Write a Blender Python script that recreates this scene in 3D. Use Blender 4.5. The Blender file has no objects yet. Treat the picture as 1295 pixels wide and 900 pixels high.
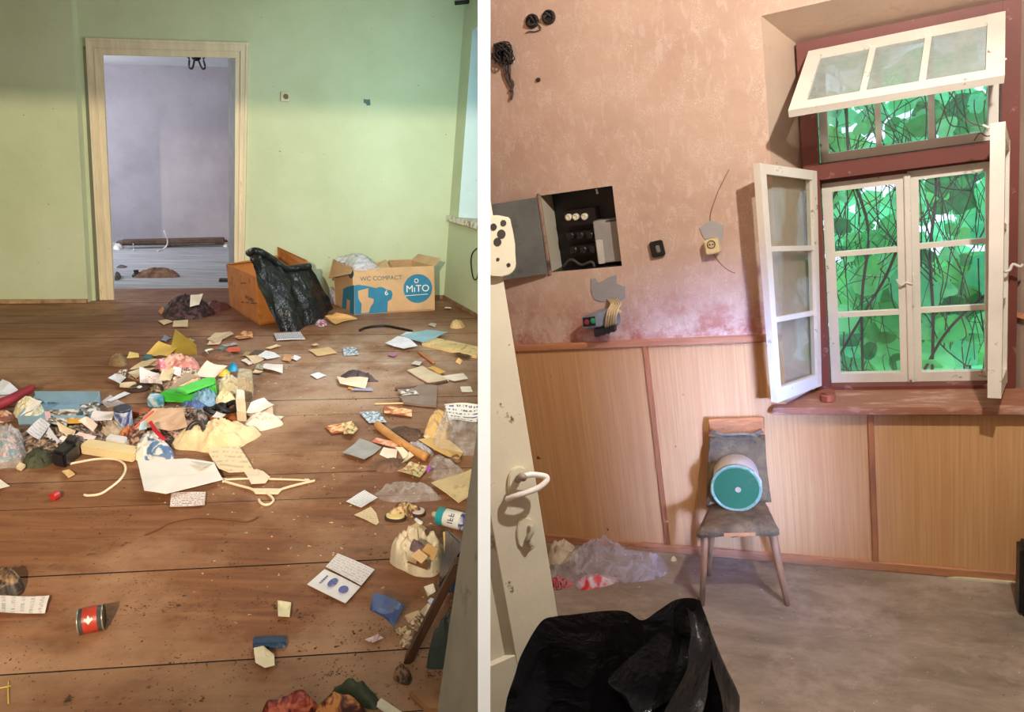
import bpy, bmesh, math, random
from mathutils import Vector, Matrix, noise
random.seed(7)
C = bpy.context.scene.collection
V3 = Vector
# ------------------------------------------------------------------ camera
FPX, CX, CY = 930.0, 647.5, 450.0          # focal length and centre for a 1295x900 frame
def pd(p): return V3((p[0]-CX, p[1]-CY, FPX))
# left room: level floor, camera 1.40 m above it
zc = pd((8600,327)).cross(pd((200,172))).normalized()
if zc.y > 0: zc = -zc
yc = (V3((0,0,1)) - zc*zc.z).normalized()
xc = yc.cross(zc)
ROT_L = Matrix((xc, yc, zc))               # camera axes (x right, y down, z ahead) -> world
HL = 1.40
CAM = V3((0,0,HL))
# right room: its floor lies lower and slopes; its own axes
zr = -pd((1230,4030)).normalized()
xr = -pd((-1240,532)); xr = (xr - zr*xr.dot(zr)).normalized()
yr = zr.cross(xr)
ROT_R = Matrix((xr, yr, zr))
HR = 2.00
M_R = (CAM and Matrix.Translation(CAM)) @ (ROT_L @ ROT_R.transposed()).to_4x4() @ Matrix.Translation(V3((0,0,-HR)))
M_L = Matrix.Identity(4)
MATS = (M_L, M_R)
cam_d = bpy.data.cameras.new('camera'); cam = bpy.data.objects.new('camera', cam_d); C.objects.link(cam)
cam_d.sensor_fit = 'HORIZONTAL'; cam_d.sensor_width = 36.0
cam_d.lens = 36.0*FPX/1295.0
cam_d.clip_start = 0.02
cw = ROT_L.transposed()
right, down, ahead = ROT_L @ V3((1,0,0)), ROT_L @ V3((0,1,0)), ROT_L @ V3((0,0,1))
mw = Matrix.Identity(4)
for i in range(3):
    mw[i][0] = right[i]; mw[i][1] = -down[i]; mw[i][2] = -ahead[i]; mw[i][3] = CAM[i]
cam.matrix_world = mw
bpy.context.scene.camera = cam
# ------------------------------------------------------------------ measuring: where a line of sight meets a surface
def F(px, py, h=0.0):                       # left floor raised by h
    r = ROT_L @ pd((px,py)); return CAM + r*((h-HL)/r.z)
def FR(px, py, h=0.0):                      # right floor, right-room coordinates
    r = ROT_R @ pd((px,py)); return V3((0,0,HR)) + r*((h-HR)/r.z)
def hitplane(px, py, p0, n, R=0):
    r = (ROT_R if R else ROT_L) @ pd((px,py)); o = V3((0,0,HR)) if R else CAM
    return o + r*((p0-o).dot(n)/r.dot(n))
DW = FR(1100,718).y                         # window wall of the right room
def WR(px, py, y=None):
    y = DW if y is None else y
    r = ROT_R @ pd((px,py)); return V3((0,0,HR)) + r*(y/r.y)
WU = (ROT_L @ pd((307,3950))).normalized()*-1   # the left room's walls lean a little
B0, B1 = F(130,380), F(561,377)
BU = (B1-B0).normalized(); BN = BU.cross(WU).normalized()   # back wall: along, and towards the room
if BN.y > 0: BN = -BN
def WL(px, py, off=0.0): return hitplane(px, py, B0+BN*off, BN)
def WLk(u, w, off=0.0): return B0 + BU*u + WU*w + BN*off
R1 = F(603.5,401); SU = (R1-B1).normalized(); SN = SU.cross(WU).normalized()
if SN.x > 0: SN = -SN
def SR(px, py, off=0.0): return hitplane(px, py, B1+SN*off, SN)
# ------------------------------------------------------------------ world, lamps, exposure
sc = bpy.context.scene
sc.view_settings.view_transform = 'Standard'; sc.view_settings.look = 'None'
sc.view_settings.gamma = 1.0; sc.view_settings.use_curve_mapping = False
sc.view_settings.exposure = 0.0
w = bpy.data.worlds.new('overcast'); sc.world = w; w.use_nodes = True
bg = w.node_tree.nodes['Background']; bg.inputs[0].default_value = (0.62,0.80,1.0,1); bg.inputs[1].default_value = 2.7
def lamp(name, kind, R, loc, target, power, col, size=0.1, size_y=None, spread=None, cone=None, blend=0.5):
    d = bpy.data.lights.new(name, kind); d.energy = power; d.color = col
    if kind == 'AREA':
        d.shape = 'RECTANGLE'; d.size = size; d.size_y = size_y or size
        if spread: d.spread = math.radians(spread)
    else: d.shadow_soft_size = size
    if kind == 'SPOT': d.spot_size = math.radians(cone); d.spot_blend = blend
    o = bpy.data.objects.new(name, d); C.objects.link(o)
    loc, target = V3(loc), V3(target)
    q = (target-loc).to_track_quat('-Z','Y').to_matrix().to_4x4()
    o.matrix_world = MATS[R] @ Matrix.Translation(loc) @ q
    return o
# left room: a warm lamp in the hall behind the camera, shining in under the door lintel; daylight from its window
lamp('hall_lamp','SPOT',0,(-0.55,-1.6,2.2),(-2.7,6.3,2.3),1350,(1.0,0.85,0.65),0.028,cone=80,blend=0.55)
lamp('hall_daylight','AREA',0,(-1.3,-1.2,1.6),(-2.2,5.0,0.9),17,(1.0,0.92,0.80),1.6,1.2)
lamp('window_daylight_left','AREA',0,(-0.52,4.60,1.60),(-1.10,6.6,1.40),6.5,(0.42,0.86,1.0),0.45,1.2,spread=95)
lamp('window_daylight_floor','AREA',0,(-0.205,4.2,1.50),(-1.6,4.25,1.45),74,(0.84,0.92,1.0),1.4,1.2)
lamp('far_room_daylight','AREA',0,(-6.2,8.2,1.6),(-2.6,9.0,0.7),62,(0.93,0.94,1.0),1.2,1.3)
lamp('partition_end_fill','SPOT',0,(-0.14,0.0,1.98),(-0.022,0.62,1.38),34,(1.0,0.97,0.94),0.12,cone=48,blend=0.6)  # added fill spot, no such fixture here; only whitens the partition end
# right room: ceiling bulb in front of the window, daylight from the doorway behind the camera
lamp('ceiling_bulb_right','POINT',1,(0.45,1.70,2.80),(0,3,0),172,(1.0,0.94,0.88),0.03)
lamp('doorway_daylight','AREA',1,(1.0,-0.7,1.7),(-0.4,3.2,1.0),3.5,(1.0,0.93,0.86),1.6,1.6)
lamp('side_window_daylight','AREA',1,(1.30,-0.1,1.55),(-0.60,3.27,0.60),9.5,(0.30,0.44,1.0),0.55,1.15,spread=13)
def project(p, R=0):                         # where a point lands in the photograph's frame
    q = (ROT_R.transposed() @ (p-V3((0,0,HR)))) if R else (ROT_L.transposed() @ (p-CAM))
    return (CX+FPX*q.x/q.z, CY+FPX*q.y/q.z)
# ------------------------------------------------------------------ clipping by the partition between the two rooms
def part_plane(px):
    n = (ROT_L @ V3((FPX,0,-(px-CX)))).normalized()    # points to the right
    return CAM.copy(), n
def clip(bm, R=0, px=612.0):
    p, n = part_plane(px)
    inv = MATS[R].inverted()
    p2 = inv @ p; n2 = inv.to_3x3() @ n
    g = bm.verts[:]+bm.edges[:]+bm.faces[:]
    r = bmesh.ops.bisect_plane(bm, geom=g, plane_co=p2, plane_no=n2, clear_outer=(R==0), clear_inner=(R==1))
    ed = [e for e in r['geom_cut'] if isinstance(e, bmesh.types.BMEdge)]
    if ed:
        try: bmesh.ops.contextual_create(bm, geom=ed)
        except Exception: pass
    return bm
# ------------------------------------------------------------------ materials
def s2l(c):
    out = []
    for v in c[:3]:
        v = v/255.0
        out.append(v/12.92 if v <= 0.04045 else ((v+0.055)/1.055)**2.4)
    return tuple(out)+(1.0,)
class NT:
    def __init__(s, name):
        s.m = bpy.data.materials.new(name); s.m.use_nodes = True
        s.t = s.m.node_tree; s.b = s.t.nodes['Principled BSDF']
    def n(s, typ, **kw):
        nd = s.t.nodes.new('ShaderNode'+typ)
        for k, v in kw.items(): setattr(nd, k, v)
        return nd
    def l(s, a, b): s.t.links.new(a, b)
    def coord(s, scale=(1,1,1), which='Object'):
        c = s.n('TexCoord'); m = s.n('Mapping'); s.l(c.outputs[which], m.inputs[0]); m.inputs['Scale'].default_value = scale
        return m.outputs[0]
    def noise(s, co, scale=5, detail=6, rough=0.6, dist=0.0):
        t = s.n('TexNoise'); t.inputs['Scale'].default_value = scale; t.inputs['Detail'].default_value = detail
        t.inputs['Roughness'].default_value = rough; t.inputs['Distortion'].default_value = dist
        s.l(co, t.inputs['Vector']); return t.outputs['Fac']
    def ramp(s, fac, stops):
        r = s.n('ValToRGB'); e = r.color_ramp.elements
        while len(e) < len(stops): e.new(0.5)
        for i, (p, c) in enumerate(stops): e[i].position = p; e[i].color = c if len(c) == 4 else s2l(c)
        s.l(fac, r.inputs[0]); return r.outputs[0]
    def mix(s, fac, a, b, mode='MIX'):
        m = s.n('Mix', data_type='RGBA', blend_type=mode)
        if isinstance(fac, (int,float)): m.inputs[0].default_value = fac
        else: s.l(fac, m.inputs[0])
        for v, i in ((a,6),(b,7)):
            if isinstance(v, tuple): m.inputs[i].default_value = v
            else: s.l(v, m.inputs[i])
        return m.outputs[2]
    def bump(s, h, strength=0.3, dist=0.01):
        b = s.n('Bump'); b.inputs['Strength'].default_value = strength; b.inputs['Distance'].default_value = dist
        s.l(h, b.inputs['Height']); s.l(b.outputs[0], s.b.inputs['Normal'])
BW = lambda a, b: [(a,(0,0,0,1)),(b,(1,1,1,1))]
_mc = {}
def mat(col, rough=0.6, var=0.12, scale=9.0, bump=0.0, metal=0.0, alpha=1.0, spec=0.5, dirt=None, trans=0.0, stretch=(1,1,1), coat=0.0, name=None):
    key = (tuple(col), rough, var, scale, bump, metal, alpha, spec, dirt, trans, stretch, coat)
    if key in _mc: return _mc[key]
    k = NT(name or 'paint'); co = k.coord(stretch)
    f = k.noise(co, scale)
    lo = tuple(max(0, c*(1-var)) for c in col); hi = tuple(min(255, c*(1+var)) for c in col)
    c = k.ramp(f, [(0.3,lo),(0.7,hi)])
    if dirt:
        d = k.noise(co, scale*2.3, 8, 0.7); c = k.mix(k.ramp(d, BW(0.56,0.68)), c, s2l(dirt))
    k.l(c, k.b.inputs['Base Color'])
    k.b.inputs['Roughness'].default_value = rough; k.b.inputs['Metallic'].default_value = metal
    k.b.inputs['Alpha'].default_value = alpha; k.b.inputs['Specular IOR Level'].default_value = spec
    k.b.inputs['Coat Weight'].default_value = coat; k.b.inputs['Transmission Weight'].default_value = trans
    if bump: k.bump(k.noise(co, scale*3, 8), bump, 0.01)
    _mc[key] = k.m; return k.m
# ------------------------------------------------------------------ objects
BASE = {}
def put(name, bm, m, parent=None, R=0, smooth=False, weld=False):
    if weld: bmesh.ops.remove_doubles(bm, verts=bm.verts, dist=1e-5)
    bmesh.ops.recalc_face_normals(bm, faces=bm.faces)
    me = bpy.data.meshes.new(name)
    for f in bm.faces: f.smooth = smooth
    bm.to_mesh(me); bm.free()
    for q in (m if isinstance(m, (list,tuple)) else [m]): me.materials.append(q)
    o = bpy.data.objects.new(name, me); C.objects.link(o)
    if parent is None:
        if len(me.vertices):
            xs = [v.co.x for v in me.vertices]; ys = [v.co.y for v in me.vertices]; zs = [v.co.z for v in me.vertices]
            b = V3(((min(xs)+max(xs))/2, (min(ys)+max(ys))/2, min(zs)))
        else: b = V3()
        o.matrix_world = MATS[R] @ Matrix.Translation(b)
    else:
        b = BASE[parent.name]; o.parent = parent
    me.transform(Matrix.Translation(-b)); BASE[o.name] = b
    return o
def tag(o, label=None, cat=None, group=None, kind=None):
    if label: o['label'] = label
    if cat: o['category'] = cat
    if group: o['group'] = group
    if kind: o['kind'] = kind
    return o
def empty(name, base, label, cat, group=None, R=0, kind=None):
    o = bpy.data.objects.new(name, None); C.objects.link(o); o.empty_display_size = 0.05
    b = V3(base); o.matrix_world = MATS[R] @ Matrix.Translation(b); BASE[o.name] = b
    return tag(o, label, cat, group, kind)
def struct(name, bm, m, parent=None, R=0, **kw):
    o = put(name, bm, m, parent, R, **kw)
    if parent is None: o['kind'] = 'structure'
    return o
def NB(): return bmesh.new()
def hexa(bm, P, mi=0):                       # 8 corners: bottom ring 0-3, top ring 4-7
    v = [bm.verts.new(p) for p in P]
    for q in ((3,2,1,0),(4,5,6,7),(0,1,5,4),(1,2,6,5),(2,3,7,6),(3,0,4,7)):
        f = bm.faces.new([v[i] for i in q]); f.material_index = mi
    return v
def box(bm, a, b, mi=0):
    (x0,y0,z0),(x1,y1,z1) = a, b
    return hexa(bm, [V3((x0,y0,z0)),V3((x1,y0,z0)),V3((x1,y1,z0)),V3((x0,y1,z0)),V3((x0,y0,z1)),V3((x1,y0,z1)),V3((x1,y1,z1)),V3((x0,y1,z1))], mi)
def bevel(bm, w=0.003, seg=2):
    bmesh.ops.bevel(bm, geom=bm.edges[:], offset=w, segments=seg, affect='EDGES', clamp_overlap=True)
    return bm
def slab(bm, ring, n, th, mi=0):             # flat outline (points) given thickness th along n
    a = [bm.verts.new(p) for p in ring]; b = [bm.verts.new(p+n*th) for p in ring]
    k = len(ring)
    f = bm.faces.new(a[::-1]); g = bm.faces.new(b); f.material_index = g.material_index = mi
    for i in range(k):
        h = bm.faces.new((a[i],a[(i+1)%k],b[(i+1)%k],b[i])); h.material_index = mi
def tube(bm, pts, r, n=8, mi=0, taper=None, cap=True):
    pts = [V3(p) for p in pts]; rings = []
    for i, p in enumerate(pts):
        t = (pts[min(i+1,len(pts)-1)]-pts[max(i-1,0)]).normalized()
        a = t.cross(V3((0,0,1)))
        if a.length < 0.05: a = t.cross(V3((1,0,0)))
        a.normalize(); b = t.cross(a)
        rr = r if taper is None else r+(taper-r)*i/(len(pts)-1)
        if isinstance(r, (list,tuple)): rr = r[i]
        rings.append([bm.verts.new(p+(a*math.cos(2*math.pi*j/n)+b*math.sin(2*math.pi*j/n))*rr) for j in range(n)])
    for A, B in zip(rings, rings[1:]):
        for j in range(n):
            f = bm.faces.new((A[j],A[(j+1)%n],B[(j+1)%n],B[j])); f.material_index = mi
    if cap:
        for q in (rings[0][::-1], rings[-1]): bm.faces.new(q).material_index = mi
    return rings
def smooth_path(pts, k=6):
    pts = [V3(p) for p in pts]; out = []
    for i in range(len(pts)-1):
        p0 = pts[max(i-1,0)]; p1 = pts[i]; p2 = pts[i+1]; p3 = pts[min(i+2,len(pts)-1)]
        for j in range(k):
            t = j/k
            out.append(0.5*((2*p1)+(p2-p0)*t+(2*p0-5*p1+4*p2-p3)*t*t+(3*p1-p0-3*p2+p3)*t**3))
    out.append(pts[-1]); return out
def lathe(bm, prof, c, axis, n=24, mi=0, capa=True, capb=True):   # profile of (radius, distance along axis)
    axis = V3(axis).normalized(); a = axis.cross(V3((0,0,1)))
    if a.length < 0.05: a = axis.cross(V3((1,0,0)))
    a.normalize(); b = axis.cross(a); rings = []
    for r, h in prof:
        rings.append([bm.verts.new(V3(c)+axis*h+(a*math.cos(2*math.pi*j/n)+b*math.sin(2*math.pi*j/n))*r) for j in range(n)])
    for A, B in zip(rings, rings[1:]):
        for j in range(n):
            f = bm.faces.new((A[j],A[(j+1)%n],B[(j+1)%n],B[j])); f.material_index = mi
    if capa: bm.faces.new(rings[0][::-1]).material_index = mi
    if capb: bm.faces.new(rings[-1]).material_index = mi
def grid(bm, fn, nu, nv, mi=0, uv=True):
    L = bm.loops.layers.uv.verify()
    v = [[bm.verts.new(fn(i/nu, j/nv)) for j in range(nv+1)] for i in range(nu+1)]
    for i in range(nu):
        for j in range(nv):
            f = bm.faces.new((v[i][j],v[i+1][j],v[i+1][j+1],v[i][j+1])); f.material_index = mi
            for lp, (a,b) in zip(f.loops, ((i,j),(i+1,j),(i+1,j+1),(i,j+1))): lp[L].uv = (a/nu, b/nv)
    return v
def wallgrid(bm, fn, us, vs, holes, mi=0):   # a wall face with rectangular openings
    V = {}
    def g(i,j):
        if (i,j) not in V: V[i,j] = bm.verts.new(fn(us[i],vs[j]))
        return V[i,j]
    for i in range(len(us)-1):
        for j in range(len(vs)-1):
            if (i,j) in holes: continue
            bm.faces.new((g(i,j),g(i+1,j),g(i+1,j+1),g(i,j+1))).material_index = mi
def bil(q, a, b): return (q[0]*(1-a)+q[1]*a)*(1-b)+(q[3]*(1-a)+q[2]*a)*b
def text_mesh(body, size, extr=0.001):
    cu = bpy.data.curves.new('lettering','FONT'); cu.body = body; cu.size = size; cu.extrude = extr
    cu.align_x = 'CENTER'; cu.align_y = 'CENTER'; cu.resolution_u = 3
    o = bpy.data.objects.new('lettering', cu); C.objects.link(o)
    dg = bpy.context.evaluated_depsgraph_get(); dg.update()
    me = bpy.data.meshes.new_from_object(o.evaluated_get(dg)); bpy.data.objects.remove(o)
    bm = bmesh.new(); bm.from_mesh(me); bpy.data.meshes.remove(me); return bm
def frame_mat(o, x, y, z=None):
    x = x.normalized(); z = (z or x.cross(y)).normalized(); y = z.cross(x)
    m = Matrix.Identity(4)
    for i in range(3): m[i][0] = x[i]; m[i][1] = y[i]; m[i][2] = z[i]; m[i][3] = o[i]
    return m
# ================================================================== SURFACES
def wall_paint(name, lo, mid, hi, bumpk=0.25, blotch=None):
    k = NT(name); co = k.coord()
    f = k.noise(co, 1.3, 8, 0.62); c = k.ramp(f, [(0.3,lo),(0.5,mid),(0.7,hi)])
    sp = k.noise(co, 38, 3, 0.5); c = k.mix(k.ramp(sp, BW(0.73,0.78)), c, s2l([v*0.55 for v in mid]))
    if blotch:
        b = k.noise(co, 2.2, 7, 0.7); c = k.mix(k.ramp(b, BW(0.60,0.72)), c, s2l(blotch))
    k.l(c, k.b.inputs['Base Color']); k.b.inputs['Roughness'].default_value = 0.85
    k.bump(k.noise(co, 14, 8, 0.65), bumpk, 0.012); return k.m
M_green = wall_paint('green_paint', (182,188,148), (192,198,160), (200,206,170), 0.2)
M_greenedge = wall_paint('pale_green_paint', (176,202,150), (186,212,160), (196,220,172), 0.2)
M_lav = wall_paint('lavender_paint', (156,148,156), (172,164,172), (184,176,184), 0.2)
M_ceil = wall_paint('ceiling_white', (215,218,220), (225,228,228), (232,234,234), 0.1)
M_white = mat((245,245,243), 0.8, 0.01, 4, name='white_plaster')
M_plain = mat((96,88,80), 0.85, 0.05, 3)
def wallpaper():
    k = NT('old_wallpaper'); co = k.coord(); c0 = k.coord((13,13,5))
    f = k.noise(co, 1.6, 8, 0.65); c = k.ramp(f, [(0.28,(182,152,132)),(0.5,(198,168,147)),(0.72,(210,182,160))])
    st = k.noise(c0, 2.6, 3, 0.5, 0.8); c = k.mix(k.ramp(st, [(0.55,(0,0,0,1)),(0.66,(0.6,0.6,0.6,1))]), c, s2l((210,188,172)))     # pale upright strokes of the print
    v = k.n('TexVoronoi', feature='DISTANCE_TO_EDGE'); m = k.n('Mapping'); m.inputs['Scale'].default_value = (26,26,15)
    nz = k.n('TexNoise'); nz.inputs['Scale'].default_value = 16; k.l(co, nz.inputs['Vector'])
    ad = k.n('VectorMath', operation='MULTIPLY_ADD'); ad.inputs[1].default_value = (0.16,0.16,0.16); k.l(nz.outputs['Color'], ad.inputs[0]); k.l(co, ad.inputs[2])
    k.l(ad.outputs[0], m.inputs[0]); k.l(m.outputs[0], v.inputs['Vector'])
    line = k.ramp(v.outputs['Distance'], [(0.0,(1,1,1,1)),(0.05,(0,0,0,1))])
    pat = k.noise(co, 9.0, 2, 0.5)
    mm = k.mix(1.0, line, k.ramp(pat, BW(0.47,0.56)), 'MULTIPLY')
    c = k.mix(mm, c, s2l((228,208,192)))                                                            # fine curled strokes
    sep = k.n('SeparateXYZ'); k.l(co, sep.inputs[0])
    mr = k.n('MapRange'); mr.inputs[1].default_value = 1.42; mr.inputs[2].default_value = 1.12; k.l(sep.outputs[2], mr.inputs[0])
    red = k.noise(co, 7, 9, 0.75); rr = k.mix(1.0, k.ramp(red, BW(0.44,0.58)), mr.outputs[0], 'MULTIPLY')
    c = k.mix(rr, c, s2l((168,98,78)))                                                              # worn through near the rail
    sp = k.noise(co, 30, 4, 0.6); c = k.mix(k.ramp(sp, BW(0.72,0.78)), c, s2l((110,80,66)))
    k.l(c, k.b.inputs['Base Color']); k.b.inputs['Roughness'].default_value = 0.85
    k.bump(k.noise(co, 22, 8), 0.25, 0.01); return k.m
M_paper = wallpaper()
M_reveal = wall_paint('reveal_plaster', (178,150,130), (192,166,144), (204,180,158), 0.25, (176,128,106))
def floor_boards():
    k = NT('painted_boards'); co = k.coord((0.7,7,1)); c1 = k.coord()
    g = k.noise(co, 3.0, 10, 0.65, 0.4); c = k.ramp(g, [(0.25,(98,58,34)),(0.5,(126,80,50)),(0.75,(150,102,68))])
    wr_ = k.noise(c1, 1.1, 8, 0.65); c = k.mix(k.ramp(wr_, BW(0.48,0.66)), c, s2l((172,132,100)))
    oi = k.n('ObjectInfo'); hv = k.n('HueSaturation'); mr = k.n('MapRange'); mr.inputs[3].default_value = 0.9; mr.inputs[4].default_value = 1.1
    k.l(oi.outputs['Random'], mr.inputs[0]); k.l(mr.outputs[0], hv.inputs['Value']); k.l(c, hv.inputs['Color']); c = hv.outputs[0]
    sp = k.noise(c1, 30, 6, 0.7); c = k.mix(k.ramp(sp, BW(0.60,0.70)), c, s2l((74,46,30)))
    # a dusty grey patch towards the far window corner
    d = k.n('VectorMath', operation='DISTANCE'); mp = k.n('Mapping'); k.l(c1, mp.inputs[0])
    dn = k.noise(c1, 2.6, 7, 0.7)
    k.l(mp.outputs[0], d.inputs[0]); d.inputs[1].default_value = DUST
    a = k.n('MapRange'); a.inputs[1].default_value = 1.5; a.inputs[2].default_value = 0.3; k.l(d.outputs['Value'], a.inputs[0])
    m2 = k.mix(1.0, k.ramp(dn, BW(0.36,0.62)), a.outputs[0], 'MULTIPLY')
    c = k.mix(m2, c, s2l((184,158,138)))
    k.l(c, k.b.inputs['Base Color']); k.b.inputs['Roughness'].default_value = 0.55; k.b.inputs['Specular IOR Level'].default_value = 0.35
    k.bump(g, 0.25, 0.006); return k.m
def dusty_floor():
    k = NT('dusty_floor'); co = k.coord((0.9,2.4,1)); c1 = k.coord()
    g = k.noise(co, 3.0, 10, 0.7, 0.3); c = k.ramp(g, [(0.28,(106,94,80)),(0.5,(136,122,106)),(0.72,(164,150,134))])
    p = k.noise(c1, 2.4, 8, 0.7); c = k.mix(k.ramp(p, BW(0.50,0.70)), c, s2l((178,162,146)))
    sp = k.noise(c1, 26, 5, 0.7); c = k.mix(k.ramp(sp, BW(0.68,0.74)), c, s2l((86,66,54)))
    s3 = k.noise(c1, 60, 3, 0.6); c = k.mix(k.ramp(s3, BW(0.735,0.76)), c, s2l((214,206,198)))
    k.l(c, k.b.inputs['Base Color']); k.b.inputs['Roughness'].default_value = 0.6
    k.bump(g, 0.25, 0.006); return k.m
def fibreboard():
    k = NT('grain_printed_board'); co = k.coord((70,70,1.2)); c1 = k.coord(); c2 = k.coord((14,14,0.6))
    g = k.noise(co, 1.6, 5, 0.6); c = k.ramp(g, [(0.3,(192,144,94)),(0.5,(204,158,107)),(0.7,(212,168,118))])
    g2 = k.noise(c2, 1.4, 4, 0.6); c = k.mix(k.ramp(g2, BW(0.5,0.7)), c, s2l((198,148,98)))
    sp = k.noise(c1, 15, 4, 0.6); c = k.mix(k.ramp(sp, BW(0.715,0.74)), c, s2l((96,60,40)))
    k.l(c, k.b.inputs['Base Color']); k.b.inputs['Roughness'].default_value = 0.38
    k.bump(g, 0.12, 0.004); return k.m
def chipped(base, under, lo=0.60, hi=0.66, scale=9, rough=0.55, name='chipped_paint', stretch=(1,1,1)):
    k = NT(name); co = k.coord(stretch); f = k.noise(co, 3, 6); c = k.ramp(f, [(0.3,[v*0.93 for v in base]),(0.7,[min(255,v*1.04) for v in base])])
    d = k.noise(co, scale, 9, 0.72); c = k.mix(k.ramp(d, BW(lo,hi)), c, s2l(under))
    k.l(c, k.b.inputs['Base Color']); k.b.inputs['Roughness'].default_value = rough; k.bump(d, 0.3, 0.006); return k.m
M_casing = chipped((222,204,170), (170,134,94), 0.62, 0.74, 3, name='bare_pine_casing', stretch=(6,6,0.8))
M_sashw = chipped((226,219,204), (140,120,98), 0.62, 0.67, 12, name='white_sash_paint')
M_brownp = chipped((112,56,44), (170,136,122), 0.60, 0.70, 11, name='red_brown_paint')
M_sill = chipped((158,106,80), (196,160,140), 0.52, 0.68, 6, name='worn_brown_sill', stretch=(1,4,4))
M_doorw = chipped((222,214,188), (110,92,70), 0.64, 0.68, 12, name='old_white_door')
M_doorg = chipped((150,138,116), (96,80,62), 0.64, 0.70, 8, name='grey_beige_door', stretch=(1,1,0.5))
M_batten = mat((160,104,66), 0.6, 0.15, 4, stretch=(6,6,0.7))
M_rail = mat((186,128,92), 0.6, 0.12, 4, stretch=(0.6,6,6), dirt=(150,96,66))
M_wood = mat((176,132,84), 0.6, 0.2, 5, 0.1, stretch=(1,6,6), dirt=(120,82,50))
M_dark = mat((40,34,30), 0.8, 0.2)
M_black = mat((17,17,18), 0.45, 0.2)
M_metal = mat((120,122,116), 0.5, 0.12, 6, 0.05, metal=0.3)
def glass(name, film=0.08, col=(210,225,220), rough=0.05):
    k = NT(name); t = k.t; out = t.nodes['Material Output']
    tr = k.n('BsdfTransparent'); tr.inputs[0].default_value = (0.93,0.97,0.95,1)
    gl = k.n('BsdfGlossy'); gl.inputs['Roughness'].default_value = rough; gl.inputs[0].default_value = (1,1,1,1)
    df = k.n('BsdfDiffuse'); df.inputs[0].default_value = s2l(col)
    fr = k.n('Fresnel'); ge = k.n('NewGeometry'); io = k.n('MapRange'); io.inputs[3].default_value = 1.45; io.inputs[4].default_value = 1/1.45
    k.l(ge.outputs['Backfacing'], io.inputs[0]); k.l(io.outputs[0], fr.inputs[0])
    m1 = k.n('MixShader'); k.l(fr.outputs[0], m1.inputs[0]); k.l(tr.outputs[0], m1.inputs[1]); k.l(gl.outputs[0], m1.inputs[2])
    co = k.coord(); f = k.ramp(k.noise(co, 4, 8, 0.7), BW(0.35,0.75))
    mt = k.n('Math', operation='MULTIPLY'); k.l(f, mt.inputs[0]); mt.inputs[1].default_value = film; mt.operation = 'MULTIPLY_ADD'; mt.inputs[2].default_value = film*0.45
    m2 = k.n('MixShader'); k.l(mt.outputs[0], m2.inputs[0]); k.l(m1.outputs[0], m2.inputs[1]); k.l(df.outputs[0], m2.inputs[2])
    k.l(m2.outputs[0], out.inputs[0]); return k.m
M_glass = glass('clear_pane', 0.05)
M_glassd = glass('dusty_reflection_pane', 0.68, (166,174,168), 0.1)  # grey film stands for dust and also for grey reflections on the hopper

# ================================================================== ADDED PARTITION, its white end fills the gap between the two views
bm = NB()
def CAMP(px, py, d): return CAM + (ROT_L @ pd((px,py)))*(d/FPX)
d0 = 0.62
a = CAMP(604.3,450,d0); b = CAMP(620.2,450,d0); upv = ROT_L @ V3((0,-1,0))
dirv = ROT_L @ pd((612.2,450)); dirv = (dirv-upv*dirv.dot(upv)); dirv.z = 0; dirv = dirv.normalized()*11.5
P = [a,b,b+dirv,a+dirv]; hexa(bm, [p-upv*4 for p in P]+[p+upv*3 for p in P])
bm.normal_update(); rv = ROT_L @ V3((1,0,0))
for f_ in bm.faces:
    if abs(f_.normal.dot(rv)) > 0.8: f_.material_index = 1 if f_.calc_center_median().dot(rv) < (bm.verts[0].co+bm.verts[1].co if False else (a+b)*0.5+dirv*0.5).dot(rv) else 2
struct('wall_added_partition', bm, [M_white, M_green, M_paper])  # side faces of the added divider are coloured to lessen bounced light

# ================================================================== LEFT ROOM
def uw(P):
    q = P-B0; m = BU.dot(WU); x = q.dot(BU); y = q.dot(WU); d = 1-m*m
    return (x-m*y)/d, (y-m*x)/d
HN = V3((BU.y,-BU.x,0)).normalized()        # level, from the back wall towards the camera
DUST = tuple((F(475,455)-V3((-2.4,4.0,0)))[:])
CEIL = 2.575
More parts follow.
